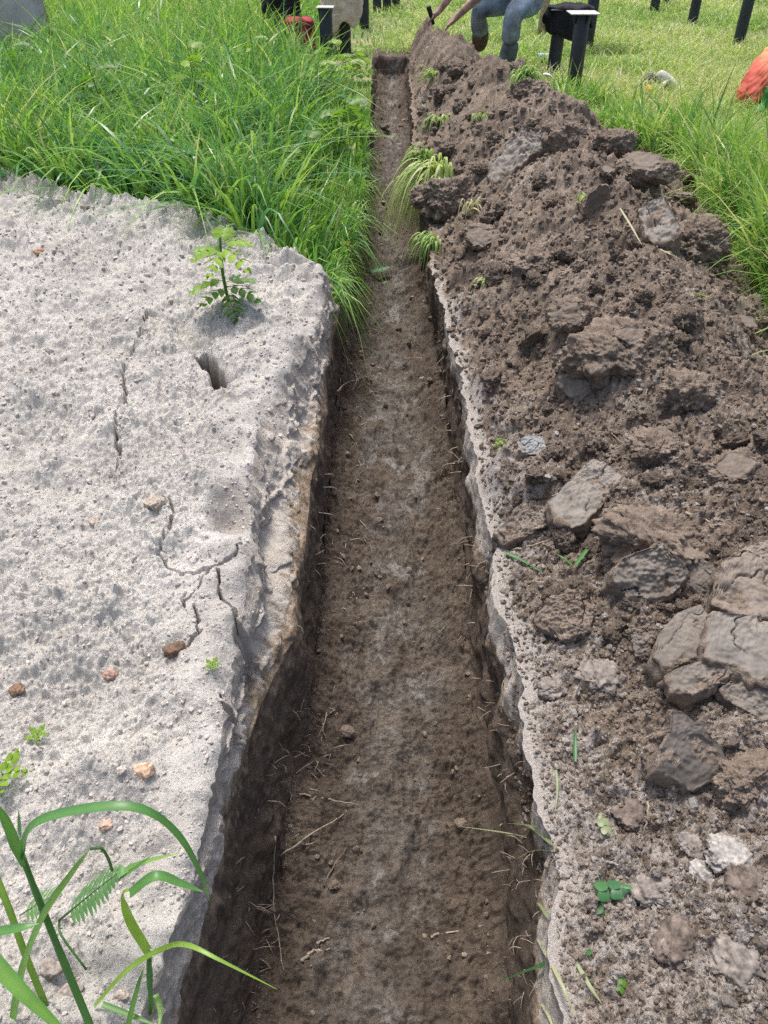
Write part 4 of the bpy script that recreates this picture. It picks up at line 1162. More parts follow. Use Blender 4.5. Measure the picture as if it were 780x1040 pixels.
def pile(px, py, top, label, cap=0.0, lean=(0, 0), r=.058, grp='black piles in the meadow', pale_cap=True):
    """px, py: where the pile meets the ground; top: height"""
    b = atz(px, py, 0)
    root_ = empty('steel_pile', b, label, 'pile', grp)
    m = MB(); t_ = Vector((lean[0], lean[1], top))
    seg = [Vector((0, 0, -.06)), Vector((0, 0, -.06)).lerp(t_, .5), t_ - Vector((0, 0, .004)), t_]
    m.tube(seg, [r, r, r, r * .95], 24); o = m.build('shaft', M_PILE, root_)
    bv = o.modifiers.new('edges', 'EDGE_SPLIT'); bv.split_angle = R(50)
    if cap:
        bm = bmesh.new(); bmesh.ops.create_cube(bm, size=1)
        bmesh.ops.scale(bm, vec=(cap, cap, .007), verts=bm.verts)
        bmesh.ops.bevel(bm, geom=bm.edges[:], offset=.003, segments=2, affect='EDGES')
        me_ = bpy.data.meshes.new('cap_plate'); bm.to_mesh(me_); bm.free()
        c_ = link('cap_plate', me_, M_CAP if pale_cap else M_PLUG, root_); c_.location = t_ + Vector((0, 0, .006)); c_.rotation_euler = (0, 0, R(random.uniform(-4, 4)))
        for a in range(4):                        # gusset fins under the plate
            m = MB()
            d = Vector((math.cos(R(a * 90 + 20)), math.sin(R(a * 90 + 20)), 0))
            q = d.cross(Vector((0, 0, 1))) * .003
            pts = [t_ + d * r, t_ + d * cap * .46, t_ + d * r - Vector((0, 0, .07))]
            m.add([p_ + q for p_ in pts] + [p_ - q for p_ in pts], [(0, 1, 2), (5, 4, 3), (0, 3, 4, 1), (1, 4, 5, 2), (2, 5, 3, 0)])
            m.build('gusset', M_PILE, root_, smooth=False)
    else:
        m = MB(); m.tube([t_ + Vector((0, 0, -.001)), t_ + Vector((0, 0, .006))], r * 1.04, 20); m.build('end_plug', M_PLUG, root_)
    return root_, b, t_

pile(581, 97, .565, 'nearest black pile with a pale square cap plate, beside the soil bank', .225, (.0, 0))
P2, P2b, P2t = pile(561, 77, .50, 'black pile just left of the nearest capped one, half under the dark jacket', .20, (.01, 0), pale_cap=False)
P3, P3b, P3t = pile(596, 50, .60, 'black pile behind the nearest capped one with a white bag on top', .20, (.0, 0), pale_cap=False)
pile(749, 47, .66, 'black leaning pile near the right corner above the red bag', 0, (.0, 0))
pile(702, 27, .62, 'black pile in the far meadow between two others', .0, (.0, 0))
pile(664, 12, .62, 'far black pile left of a slimmer one in the meadow', .0, (.0, 0), .062)
pile(675, 8, .6, 'slimmer far black pile right beside another', .0, (.0, 0), .045)
pile(370, 28, .62, 'black pile beyond the end of the trench', .0, (.0, 0))
pile(383, 12, .62, 'first of three far piles right of the one beyond the trench end', .0, (.0, 0))
pile(393, 10, .62, 'middle of three far piles beyond the trench end', .0, (.0, 0))
pile(402, 8, .62, 'last of three far piles beyond the trench end', .0, (.0, 0))
PJ, PJb, PJt = pile(351, 54, .58, 'black pile under a hanging beige jacket', .20, (.0, 0), pale_cap=False)
PG, PGb, PGt = pile(333, 74, .50, 'black pile with a pale cap plate standing in the tall grass', .15, (.0, 0))
PK, PKb, PKt = pile(287, 66, .53, 'black pile in the tall grass under a dark cloth', .20, (.0, 0), pale_cap=False)

M_STAKE = mat_plain('weathered_wood', (.36, .29, .20), .9, noise=.25, scale=25, bumpd=.004)
b = atz(550, 37, 0); m = MB(); m.tube([b - b + Vector((0, 0, -.05)), Vector((0, 0, .25)), Vector((.01, 0, .5)), Vector((.01, 0, .52))], [.052, .05, .047, .03], 10)
tag(m.build('wooden_stake', M_STAKE, loc=b), 'short pale wooden stake behind the kneeling legs', 'stake')

# ------------------------------------------------------------------ cloth draped on things
def drape(name, mat, centre, top, half, hem, label, cat, seed, folds=7, skew=(0, 0), slant=0.0, thick=.012):
    """cloth lying over a small flat top and falling in folds around it"""
    nr, nc = 26, 72
    V = []
    for i in range(nr):
        s_ = i / (nr - 1)
        for j in range(nc):
            a = 2 * math.pi * j / nc
            f_ = math.sin(folds * a + seed) * .5 + math.sin((folds * 2 + 1) * a + seed * 2.3) * .25
            if s_ < .35:
                q = s_ / .35; rx, ry, z = half[0] * q, half[1] * q, top - .02 * q ** 4 + .008 * math.sin(5 * a + seed) * q
            else:
                q = (s_ - .35) / .65
                drop_ = hem * (1 + .28 * math.sin(a * 2 + seed) + .18 * math.sin(a * 5 + seed * 1.7)) * (1 + slant * math.cos(a))
                rx = half[0] * (1 + .16 * f_ * q + .05 * q); ry = half[1] * (1 + .30 * f_ * q + .05 * q); z = top - .02 - drop_ * q ** 1.1
            V.append((centre[0] + rx * math.cos(a) + skew[0] * s_, centre[1] + ry * math.sin(a) + skew[1] * s_, z))
    V = np.array(V)
    f = []
    for i in range(nr - 1):
        for j in range(nc):
            f.append((i * nc + j, i * nc + (j + 1) % nc, (i + 1) * nc + (j + 1) % nc, (i + 1) * nc + j))
    V += np.stack([noise3(V * 22, seed), noise3(V * 22 + 9, seed + 1), noise3(V * 22 + 5, seed + 2)], 1) * .010
    c0 = np.array([centre[0], centre[1], 0.0])
    o = link(name, mesh_np(name, V - c0, np.array(f)), mat); o.location = c0
    so_ = o.modifiers.new('thickness', 'SOLIDIFY'); so_.thickness = thick; so_.offset = 1
    return tag(o, label, cat)

M_BEIGE = mat_plain('beige_cloth', (.66, .56, .42), .9, noise=.10, scale=40, bumpd=.004)
M_DARKCLOTH = mat_plain('dark_cloth', (.012, .013, .018), .9, noise=.25, scale=30, bumpd=.004)
M_REDCLOTH = mat_plain('red_cloth', (.30, .035, .045), .85, noise=.3, scale=14, bumpd=.006)
M_WHITE = mat_plain('white_plastic', (.74, .75, .80), .5, noise=.06, scale=20)
t_ = PJb + PJt
drape('beige_jacket', M_BEIGE, (t_.x - .03, t_.y, 0), t_.z + .035, (.20, .16), .36, 'beige jacket hanging over a black pile at the far end of the trench', 'jacket', 3.1, 6, slant=-.45)
t_ = P2b + P2t
drape('dark_jacket', M_DARKCLOTH, (t_.x + .08, t_.y + .03, 0), t_.z + .04, (.20, .14), .17, 'dark jacket bundled over a black pile behind the seated person', 'jacket', 5.2, 7)
t_ = PKb + PKt
drape('dark_cloth', M_DARKCLOTH, (t_.x + .02, t_.y, 0), t_.z + .03, (.17, .13), .15, 'dark cloth over a pile in the tall grass', 'cloth', 1.4, 5)
p = atz(307, 72, 0)
drape('red_bag', M_REDCLOTH, (p.x, p.y, 0), .42, (.13, .09), .34, 'dark red bag standing among the tall grass stems', 'bag', 2.2, 6, thick=.01)
t_ = P3b + P3t
o = link('white_bag', clod_mesh('white_bag', 611, (.13, .11, .12), [], 2, .12, 4), M_WHITE); o.location = t_ + Vector((.14, .0, .0)); tag(o, 'crumpled white bag hanging on a black pile behind the capped one', 'bag')

# the red and green bag at the right edge: a slumped sack
def sack(name, parent, mat, c, size, rot, seed, bulge=.35):
    v0, f = ico(5)
    e = np.sign(v0) * np.abs(v0) ** .62
    v = e * np.array(size)
    v += v0 * (fbm3(v0 * 2.4, 3, seed) * bulge * .12 + .35 * bulge * .12 * np.abs(fbm3(v0 * 6, 2, seed + 4)))[:, None]
    o = link(name, mesh_np(name, v, f), mat, parent); o.location = c; o.rotation_euler = tuple(R(a) for a in rot)
    return o
M_REDPL = mat_plain('red_orange_plastic', (.60, .13, .08), .55, noise=.22, scale=7, spec=.4, bumpd=.02)
M_YELPL = mat_plain('orange_yellow_plastic', (.62, .32, .10), .45, noise=.2, scale=5, bumpd=.01)
M_GRNPL = mat_plain('green_plastic', (.05, .27, .06), .45, noise=.2, scale=6, bumpd=.01)
p = atz(772, 112, 0)
rb = empty('plastic_sack', p, 'red and green plastic sack slumped in the meadow at the right edge', 'sack')
def mat_bag():
    m_, nt_, b_ = new_mat('printed_bag_plastic')
    sx = nt_.nodes.new('ShaderNodeSeparateXYZ'); nt_.links.new(coord(nt_), sx.inputs[0])
    nz_ = noise_tex(nt_, coord(nt_), 9, 3, .5)
    pos = math_n(nt_, 'ADD', math_n(nt_, 'MULTIPLY', sx.outputs[0], 3.2), math_n(nt_, 'MULTIPLY', nz_, .25))
    nt_.links.new(ramp(nt_, pos, [(.0, (.60, .105, .075)), (.45, (.62, .12, .08)), (.65, (.62, .32, .14)), (.9, (.60, .42, .20))]), b_.inputs['Base Color'])
    b_.inputs['Roughness'].default_value = .55; bump(nt_, b_, nz_, .5, .03)
    return m_
M_BAG = mat_bag()
p0 = atz(746, 112, 0)
V_, f_ = ico(6)
e_ = np.sign(V_) * np.abs(V_) ** .75
e_ = e_ * np.array([.30, .24, .30])
e_[:, 0] += .62 * (e_[:, 2] + .30)                       # leaning to the right
e_ = e_ + np.array([.22, 0, .27])
e_ += V_ * (.02 * fbm3(V_ * 3, 3, 5) + .012 * np.abs(fbm3(V_ * 7, 2, 8)))[:, None]
e_[:, 2] = np.maximum(e_[:, 2], 0)
o = link('bag_body', mesh_np('bag_body', e_, f_), M_BAG, rb); o.location = p0 - p + Vector((.04, .12, 0))
sack('green_base', rb, M_GRNPL, aty(792, 104, p0.y - .12) - p, (.13, .08, .11), (4, 6, -10), 7)

# work glove on the meadow: cuff towards the camera, black fingers to the left
M_GLOVE = mat_plain('knitted_glove', (.50, .51, .44), .95, noise=.2, scale=60, bumpd=.004)
M_GLOVED = mat_plain('black_rubber_fingers', (.02, .022, .022), .6, noise=.2, scale=40)
p = atz(664, 94, -.025); s = .0078
gl = empty('work_glove', p, 'white work glove with black fingers lying curled on the meadow', 'glove')
def skin(name, verts, edges, radii, mat, parent, sub=2, rootv=0):
    me_ = bpy.data.meshes.new(name); me_.from_pydata([tuple(v) for v in verts], edges, [])
    o_ = link(name, me_, mat, parent)
    sm = o_.modifiers.new('skin', 'SKIN'); sm.use_smooth_shade = True
    for k, rr_ in enumerate(radii):
        sv = me_.skin_vertices[0].data[k]; sv.radius = (rr_, rr_) if not hasattr(rr_, '__len__') else rr_
        sv.use_root = k == rootv
    if sub:
        o_.modifiers.new('smooth', 'SUBSURF').levels = sub; o_.modifiers['smooth'].render_levels = sub
    return o_
skin('palm', [(.16, -.10, .03), (.11, -.06, .07), (.05, -.01, .11), (-.01, .02, .125)], [(0, 1), (1, 2), (2, 3)], [(.034, .05), (.038, .055), (.045, .06), (.04, .06)], M_GLOVE, gl)
for k, (yy_, L) in enumerate(((-.05, .9), (-.015, 1.05), (.02, 1.0), (.055, .85))):
    skin('finger', [(-.02, yy_, .125), (-.07 * L, yy_ - .005, .12), (-.115 * L, yy_ - .015, .085), (-.135 * L, yy_ - .02, .045)], [(0, 1), (1, 2), (2, 3)], [.019, .018, .017, .014], M_GLOVED, gl)
skin('thumb', [(.07, -.06, .09), (.03, -.11, .075), (-.01, -.135, .05)], [(0, 1), (1, 2)], [.022, .019, .015], M_GLOVE, gl)
m = MB()
m.tube([(.155, -.097, .032), (.19, -.12, .012), (.20, -.128, .008)], [.052, .055, .05], 16); m.build('cuff', M_GLOVE, gl)

p = atz(549, 90, 0); m = MB()
q = [Vector((.03 + .085 * math.cos(a), -.0 + .02 * a, .02 + .085 * math.sin(a))) for a in [k * .2 for k in range(0, 10)]]
m.ribbon(q, [.012, .05, .06, .06, .06, .06, .055, .05, .04, .01], side=(0, 1, .1), fold=.15)
o = m.build('plastic_scrap', M_WHITE, loc=p); sm_ = o.modifiers.new('thickness', 'SOLIDIFY'); sm_.thickness = .003
tag(o, 'curved white plastic scrap behind the turf clod by the capped pile', 'scrap')
p = atz(553, 62, 0); m = MB()
m.tube([(-.07, 0, .035), (-.065, 0, .035), (.03, 0, .035), (.06, 0, .035), (.075, 0, .035), (.10, 0, .035)], [.02, .034, .034, .03, .013, .013], 14)
o = m.build('bottle', mat_plain('pale_blue_plastic', (.36, .50, .60), .3, noise=.05), loc=p); tag(o, 'pale blue bottle lying in the grass behind the black piles', 'bottle')
# grey sheet far left
p = Vector((aty(8, 15, 7.7).x, 7.7, 0))
bs = empty('grey_board', p, 'pale grey board leaning behind the tall grass in the far left corner', 'board')
m = MB(); m.box((-.38, .1, .44), (1.3, .03, .95), Matrix.Rotation(R(-14), 3, 'X')); m.build('panel', mat_plain('grey_fibre_board', (.40, .38, .39), .85, noise=.12, scale=6, bumpd=.004), bs, smooth=False)
for sx in (-.7, .2):
    m = MB(); m.box((sx, .30, .36), (.05, .05, .84), Matrix.Rotation(R(20), 3, 'X')); m.build('prop', M_STAKE, bs, smooth=False)

# ------------------------------------------------------------------ the person at the far end of the trench
M_SKIN = mat_plain('muddy_skin', (.36, .235, .19), .7, noise=.25, scale=16)
M_JEANS = mat_plain('muddy_jeans', (.20, .265, .335), .9, noise=.30, scale=9, bumpd=.006)
_nt = M_JEANS.node_tree; _b = _nt.nodes['Principled BSDF']; _src = _b.inputs['Base Color'].links[0].from_socket
_n = noise_tex(_nt, coord(_nt), 5.5, 4, .65)
_nt.links.new(mixc(_nt, ramp(_nt, _n, [(.52, 0), (.68, .8)]), _src, (.20, .165, .135)), _b.inputs['Base Color'])
M_BOOT = mat_plain('muddy_rubber_boot', (.115, .15, .165), .6, noise=.25, scale=14)
M_MUDBOOT = mat_plain('mud_caked_boot', (.125, .085, .060), .9, noise=.3, scale=24, bumpd=.006)
M_TOP = mat_plain('dark_shirt', (.02, .022, .03), .9, noise=.2, scale=20)
M_HAIR = mat_plain('brown_hair', (.035, .022, .014), .7, noise=.3, scale=60)
M_TOOL = mat_plain('black_tool', (.012, .012, .014), .5)

hipc = aty(545, -6, 7.95)
B = Vector(hipc); B.z = 0
pr = empty('person', B, 'person in muddy blue jeans and rubber boots squatting behind the far soil bank', 'person')
def L_(v): return Vector(v) - B
hipN, hipF = aty(541, 0, 7.84), aty(541, -4, 8.08)
kneeN, ankN = aty(521, 13, 7.60), aty(516.5, 60, 7.74)
kneeF, ankF = aty(485, 9, 8.06), aty(489, 43, 8.28)
ankN.z = max(ankN.z, .08)
pel, wai, che, nec = L_(hipc), L_(hipc) + Vector((-.10, .0, .20)), L_(hipc) + Vector((-.27, .0, .42)), L_(hipc) + Vector((-.38, .0, .54))
headb, headt = nec + Vector((-.06, 0, .07)), nec + Vector((-.12, -.0, .19))
shN, shF = che + Vector((-.08, -.19, .03)), che + Vector((-.08, .19, .03))
elN, wrN, haN = L_(aty(497, -14, 7.80)), L_(aty(464, 17, 7.86)), L_(aty(456, 25, 7.86))
elF, wrF, haF = L_(aty(470, -22, 8.10)), L_(aty(447, 10, 8.10)), L_(aty(442, 15, 8.08))
def arm_clamp(s_, e_):
    return e_
V, E, Rr = [], [], []
def av(p_, r_, frm=None):
    V.append(Vector(p_)); Rr.append(r_)
    if frm is not None: E.append((frm, len(V) - 1))
    return len(V) - 1
i0 = av(pel, .125); i1 = av(wai, .12, i0); i2 = av(che, .14, i1); i3 = av(nec, .062, i2); i4 = av(headb, .075, i3); i5 = av((headb + headt) / 2, .095, i4); av(headt, .075, i5)
for hip, kn, an in ((hipN, kneeN, ankN), (hipF, kneeF, ankF)):
    a = av(L_(hip), .095, i0); k_ = av(L_(hip).lerp(L_(kn), .5), .078, a); k2 = av(L_(kn), .058, k_); c_ = av(L_(kn).lerp(L_(an), .35), .055, k2); d_ = av(L_(an), .038, c_)
    av(L_(an) + Vector((-.15, -.03, -.045)), .03, d_)
for sh, el, wr, ha, cur in ((shN, elN, wrN, haN, 1), (shF, elF, wrF, haF, -1)):
    a = av(sh, .06, i2); u1 = av(sh.lerp(el, .5), .048, a); e1 = av(el, .042, u1); w1 = av(el.lerp(wr, .35), .041, e1); w2 = av(wr, .029, w1)
    d = (ha - wr).normalized(); sd_ = d.cross(Vector((0, 1, 0))).normalized()
    lat = Vector((0, 1, 0)) * cur
    pm = av(wr + d * .055, .032, w2)
    for q, L in ((-.03, .85), (-.01, 1), (.012, .95), (.034, .75)):
        b1 = av(wr + d * .095 + Vector((0, 1, 0)) * q, .0105, pm)
        b2 = av(wr + d * (.095 + .034 * L) + Vector((0, 1, 0)) * q * 1.1 + Vector((-.008, 0, -.010)), .0095, b1)
        av(wr + d * (.095 + .050 * L) + Vector((0, 1, 0)) * q * 1.1 + Vector((.006, 0, -.034)), .008, b2)
    t1 = av(wr + d * .045 - lat * .042 + Vector((-.012, 0, 0)), .012, pm)
    av(wr + d * .085 - lat * .055 + Vector((-.024, 0, -.012)), .010, t1)
body = skin('body', V, E, Rr, M_SKIN, pr, 2, 0)
# clothes follow the same joints a little wider
V, E, Rr = [], [], []
j0 = av(pel + Vector((.03, 0, 0)), .165); j1 = av(pel.lerp(wai, .8), .15, j0)
for hip, kn, an in ((hipN, kneeN, ankN), (hipF, kneeF, ankF)):
    a = av(L_(hip), .125, j0); k_ = av(L_(hip).lerp(L_(kn), .5), .108, a); k2 = av(L_(kn), .088, k_); c_ = av(L_(kn).lerp(L_(an), .42), .080, k2); av(L_(kn).lerp(L_(an), .64 if hip is hipN else .78), .094, c_)
skin('jeans', V, E, Rr, M_JEANS, pr, 2, 0)
V, E, Rr = [], [], []
s0 = av(pel.lerp(wai, .6), .155); s1 = av(wai.lerp(che, .5), .155, s0); s2 = av(che, .165, s1); av(nec.lerp(che, .35), .08, s2)
for sh, el in ((shN, elN), (shF, elF)):
    a = av(sh, .075, s2); u1 = av(sh.lerp(el, .5), .062, a); av(sh.lerp(el, .85), .056, u1)
skin('shirt', V, E, Rr, M_TOP, pr, 2, 0)
for kn, an, mt, lab in ((kneeN, ankN, M_BOOT, None), (kneeF, ankF, M_MUDBOOT, 'mud-caked boot of the farther leg')):
    V, E, Rr = [], [], []
    k_, a_ = L_(kn), L_(an)
    b0 = av(a_.lerp(k_, .42), (.088, .088)); b1 = av(a_.lerp(k_, .2), (.082, .082), b0); b2 = av(a_ + Vector((0, 0, -.01)), (.070, .066), b1)
    hl = av(a_ + Vector((.03, .0, -.055)), (.04, .034), b2); b3 = av(a_ + Vector((-.10, -.03, -.05)), (.05, .036), b2); av(a_ + Vector((-.19, -.05, -.058)), (.045, .03), b3)
    o = skin('boot', V, E, Rr, mt, pr, 2, 0)
    if lab: o['label'] = lab
# hair cap
v0, f = ico(4); hc = (headb + headt) / 2 + Vector((.02, 0, .03))
hv = v0 * np.array([.112, .098, .115]); hv = hv * (1 + .05 * fbm3(v0 * 6, 3, 77))[:, None]
hv[:, 0] = np.maximum(hv[:, 0], -.055 - .04 * (v0[:, 2] > .45)); hv[:, 2] = np.maximum(hv[:, 2], -.07)
o = link('hair', mesh_np('hair', hv, f), M_HAIR, pr); o.location = hc
# face: nose, ears, eyes, mouth
fc = (headb + headt) / 2; fd = Vector((-.85, 0, -.5)).normalized(); fu = Vector((-.5, 0, .85))
m = MB(); m.tube([fc + fd * .085 + fu * .015, fc + fd * .112 - fu * .02, fc + fd * .095 - fu * .03], [.009, .014, .008], 8); m.build('nose', M_SKIN, pr)
for sy in (-1, 1):
    m = MB(); m.tube([fc + Vector((0, .088 * sy, -.02)), fc + Vector((.012, .1 * sy, 0)), fc + Vector((0, .09 * sy, .03))], [.008, .014, .008], 8); m.build('ear', M_SKIN, pr)
    m = MB(); q = fc + fd * .088 + Vector((0, .032 * sy, 0)) + fu * .018; m.tube([q - fd * .006, q, q + fd * .005], [.006, .011, .004], 10); m.build('eye', mat_plain('eye_white', (.7, .68, .64), .3), pr)
m = MB(); m.tube([fc + fd * .088 - fu * .05 + Vector((0, y_, 0)) for y_ in (-.024, 0, .024)], [.003, .006, .003], 6); m.build('mouth', mat_plain('lips', (.34, .14, .11), .6), pr)
# what the farther hand holds
hp = B + wrF + (haF - wrF).normalized() * .10
m = MB(); e_ = aty(435, 6, 8.05) - hp; m.tube([e_ * -.5, e_ * 0, e_ * .9, e_], [.014, .018, .022, .016], 10)
tag(m.build('tool_handle', M_TOOL, loc=hp), 'short black handle held in the muddy hand above the bank', 'tool')

# ------------------------------------------------------------------ grass
def blades_mesh(name, root_pts, h, w_, lean, curl, tint, mat, K=5, label=None):
    """all blades of one sward; lean (N,2) tip offset as a share of the height, curl pulls the tip down"""
    n = len(root_pts)
    s_ = np.linspace(0, 1, K)[None, :]
    P0 = np.asarray(root_pts)
    ox = lean[:, 0:1] * h[:, None] * (s_ * .25 + .75 * s_ ** 2.2)
    oy = lean[:, 1:2] * h[:, None] * (s_ * .25 + .75 * s_ ** 2.2)
    oz = h[:, None] * (s_ - curl[:, None] * s_ ** 3)
    ang = np.random.default_rng(len(P0)).uniform(0, np.pi, n)
    wx, wy = np.cos(ang)[:, None], np.sin(ang)[:, None]
    ww = w_[:, None] * .5 * np.maximum((.65 + .35 * np.minimum(1, s_ * 4)) * (1 - s_ ** 2.2), .02)
    C = np.stack([P0[:, 0:1] + ox, P0[:, 1:2] + oy, P0[:, 2:3] + oz], 2)
    Wv = np.stack([wx * ww, wy * ww, 0 * ww], 2)
    V = np.stack([C - Wv, C + Wv], 2).reshape(n, K * 2, 3)
    base = np.arange(K - 1) * 2
    f = np.stack([base, base + 1, base + 3, base + 2], 1)
    Fc = (f[None] + (np.arange(n) * K * 2)[:, None, None]).reshape(-1, 4)
    T = np.clip(tint[:, None] + (s_ - .5) * .16, 0, 1)
    T = np.repeat(T[:, :, None], 2, 2).reshape(-1)
    o_ = link(name, mesh_np(name, V.reshape(-1, 3), Fc, attrs={'tint': T}), mat)
    return tag(o_, label, None, None, 'stuff')

rg = np.random.default_rng(99)
def xl_lip(y):
    return np.interp(y, L_BASE[0], L_BASE[1])
def ridge_edge(y):
    return np.where(y < R_EDGE[0][0], 1.49 + (R_EDGE[0][0] - y) * .05, np.interp(y, R_EDGE[0], R_EDGE[1]))
def ground_z(x, y):
    return 0 * x

# tall grass left of the trench: dense near the heap and the lip, thinner farther off
n0 = 56000
yy_ = 2.85 + (13.5 - 2.85) * rg.random(n0) ** 1.45
half = .62 * yy_ + .9
xx = -rg.random(n0) * (half + .15)
lipx_ = xl_lip(yy_)
ok = (xx < lipx_ + .0) & (yy_ > rim_y(xx) + .05 + .08 * rg.random(n0))
ok |= (yy_ > 8.95) & (xx < -.9)
clump = perlin(xx * 1.1, yy_ * 1.1, 201)
ok &= rg.random(n0) < np.clip(.80 + .7 * clump, .25, 1)
# towards the far end of the trench the grass is trodden and open
open_ = sstep(.75, .25, lipx_ - xx) * sstep(6.0, 7.6, yy_)
ok &= rg.random(n0) > .75 * open_
xx, yy_, clump, open_ = xx[ok], yy_[ok], clump[ok], open_[ok]; n = len(xx)
tall = .34 + .34 * rg.random(n) ** 1.2 + .15 * clump
tall *= 1 - .60 * sstep(.50, .0, xl_lip(yy_) - xx) - .25 * sstep(9, 12, yy_)
tall *= 1 - .65 * open_
tall = np.clip(tall, .06, .85)
wdt = np.where(rg.random(n) < .45, rg.uniform(.012, .022, n), rg.uniform(.006, .011, n)) * (1 + .04 * yy_)
la = rg.normal(0, .34, (n, 2)); la[:, 0] += .04 + .35 * perlin(xx * 2.1, yy_ * 2.1, 207); la[:, 1] += -.1 + .35 * perlin(xx * 2.1 + 30, yy_ * 2.1, 208)
nl_ = sstep(.45, .0, xl_lip(yy_) - xx); la[:, 0] = la[:, 0] * (1 - .55 * nl_) + .10 * nl_
tint = np.clip(rg.normal(.44, .23, n) + .25 * perlin(xx * .8, yy_ * .8, 202) + .12 * sstep(6, 10, yy_), 0, .96)
tint = np.where(rg.random(n) < .02, 1.0, tint)
blades_mesh('tall_grass', np.stack([xx, yy_, ground_z(xx, yy_) - .01], 1), tall, wdt, la, rg.uniform(0, .65, n) ** 1.2, tint, M_TALL, 6, 'tall rank meadow grass left of the trench')

# long leaves arching over: broad bluish ones that catch the light
n0 = 10500
yy_ = 3.0 + 6.0 * rg.random(n0) ** 1.5; xx = -rg.random(n0) * (.62 * yy_ + .6)
ok = (xx < xl_lip(yy_) - .38) & (yy_ > rim_y(xx) + .06) & ((yy_ < 6.5) | (xx < xl_lip(yy_) - .8)); xx, yy_ = xx[ok], yy_[ok]; n = len(xx)
la = rg.normal(0, .55, (n, 2)); la[:, 0] -= .35 * sstep(.6, .1, xl_lip(yy_) - xx)
blades_mesh('arching_grass', np.stack([xx, yy_, 0 * xx - .01], 1), rg.uniform(.40, .80, n), rg.uniform(.016, .030, n), la, rg.uniform(.25, .85, n), np.clip(rg.normal(.34, .25, n), 0, .95), M_TALL, 8, 'broad arching grass leaves standing above the tall grass')

# thin stalks with seed heads
n0 = 900
m_pts = []
# lip fringe hanging into the trench
n0 = 2600
yy_ = 2.95 + 5.6 * rg.random(n0) ** 1.3; xx = xl_lip(yy_) - .14 * rg.random(n0); n = n0
la = np.stack([rg.uniform(.05, .75, n), rg.normal(-.2, .4, n)], 1)
blades_mesh('fringe_grass', np.stack([xx, yy_, 0 * xx - .012], 1), rg.uniform(.08, .30, n) * (1 - .75 * sstep(4.5, 7, yy_)) * np.clip(.75 + 1.3 * perlin(yy_ * 3.1, yy_ * 0 + 2.2, 209), .2, 1.6), rg.uniform(.005, .011, n), la, rg.uniform(.5, 1.7, n), np.clip(rg.normal(.5, .22, n), 0, 1), M_TALL, 6, 'grass fringe hanging over the left trench lip')

# short meadow right and beyond
def meadow(name, n0, y0, y1, p, xf_, h0, h1, w0, w1, label, seed, filt):
    r2 = np.random.default_rng(seed)
    y_ = y0 + (y1 - y0) * r2.random(n0) ** p
    x_ = xf_(y_, r2.random(n0))
    k = filt(x_, y_); x_, y_ = x_[k], y_[k]; n_ = len(x_)
    cl = perlin(x_ * 1.3, y_ * 1.3, seed) ; c2 = perlin(x_ * .5 + 9, y_ * .5, seed + 1)
    keep = r2.random(n_) < np.clip(.75 + 1.1 * cl + .5 * c2, .06, 1); x_, y_, cl, c2 = x_[keep], y_[keep], cl[keep], c2[keep]; n_ = len(x_)
    h_ = (h0 + (h1 - h0) * r2.random(n_) ** 1.6) * (1 + .7 * cl)
    ti = np.clip(r2.normal(.46, .18, n_) + .35 * c2 + .05, 0, 1); ti = np.where(r2.random(n_) < .07 + .10 * (c2 > .25), r2.uniform(.85, 1, n_), ti)
    sc_ = np.clip(y_ / 7, .8, 3)
    blades_mesh(name, np.stack([x_, y_, 0 * x_ - .006], 1), h_, r2.uniform(w0, w1, n_) * sc_, r2.normal(0, .6, (n_, 2)), r2.uniform(0, .8, n_), ti, M_SHORT, 4, label)
meadow('meadow_grass', 125000, 2.4, 14, 1.2, lambda y_, r_: ridge_edge(y_) - .08 + r_ * (.30 * y_ + 1.4),   .03, .17, .005, .011, 'short light green meadow grass right of the soil bank', 301,
       lambda x_, y_: (x_ > ridge_edge(y_) - .06) | (y_ > 9.0))
meadow('far_meadow_grass', 90000, 8.95, 24, 1.5, lambda y_, r_: (r_ * 2 - 1) * (.62 * y_ + 1.0), .04, .15, .006, .012, 'pale green meadow grass beyond the end of the trench', 302,
       lambda x_, y_: (y_ > 9.0))
# taller tufts along the far foot of the bank
r2 = np.random.default_rng(303); n0 = 12500
y_ = 2.2 + 4.6 * r2.random(n0) ** 1.2; x_ = ridge_edge(y_) + .02 + np.abs(r2.normal(0, .30, n0))
cl = perlin(x_ * 2.4, y_ * 2.4, 305); k = (cl > -.18 + .07 * (y_ - 2.2)); x_, y_, cl = x_[k], y_[k], cl[k]; n = len(x_)
blades_mesh('verge_grass', np.stack([x_, y_, 0 * x_ - .006], 1), (.18 + .36 * r2.random(n) ** 1.1) * (1 + .8 * cl) * (1 - .45 * sstep(3.5, 6, y_)), r2.uniform(.007, .019, n), r2.normal(0, .36, (n, 2)) + np.array([-.08, -.08]), r2.uniform(0, .9, n), np.clip(r2.normal(.62, .25, n), 0, 1), M_TALL, 6, 'taller grass along the far foot of the soil bank')

r2 = np.random.default_rng(311); P_ = []
for px_, py_, sp_r in ((700, 215, .10), (715, 190, .09), (755, 290, .10), (775, 320, .12), (690, 160, .08), (768, 250, .12), (735, 225, .10)):
    q_ = atz(px_, py_, 0); k_ = 85
    P_.append(np.stack([q_.x + r2.normal(0, sp_r, k_), q_.y + r2.normal(0, sp_r, k_), np.full(k_, -.006)], 1))
P_ = np.concatenate(P_); P_ = P_[P_[:, 0] > ridge_edge(P_[:, 1]) - .02]; n = len(P_)
blades_mesh('upright_grass', P_, r2.uniform(.25, .55, n), r2.uniform(.008, .018, n), r2.normal(0, .22, (n, 2)), r2.uniform(0, .35, n), np.clip(r2.normal(.5, .25, n), 0, .95), M_TALL, 6, 'upright clumps of taller grass at the foot of the soil bank')
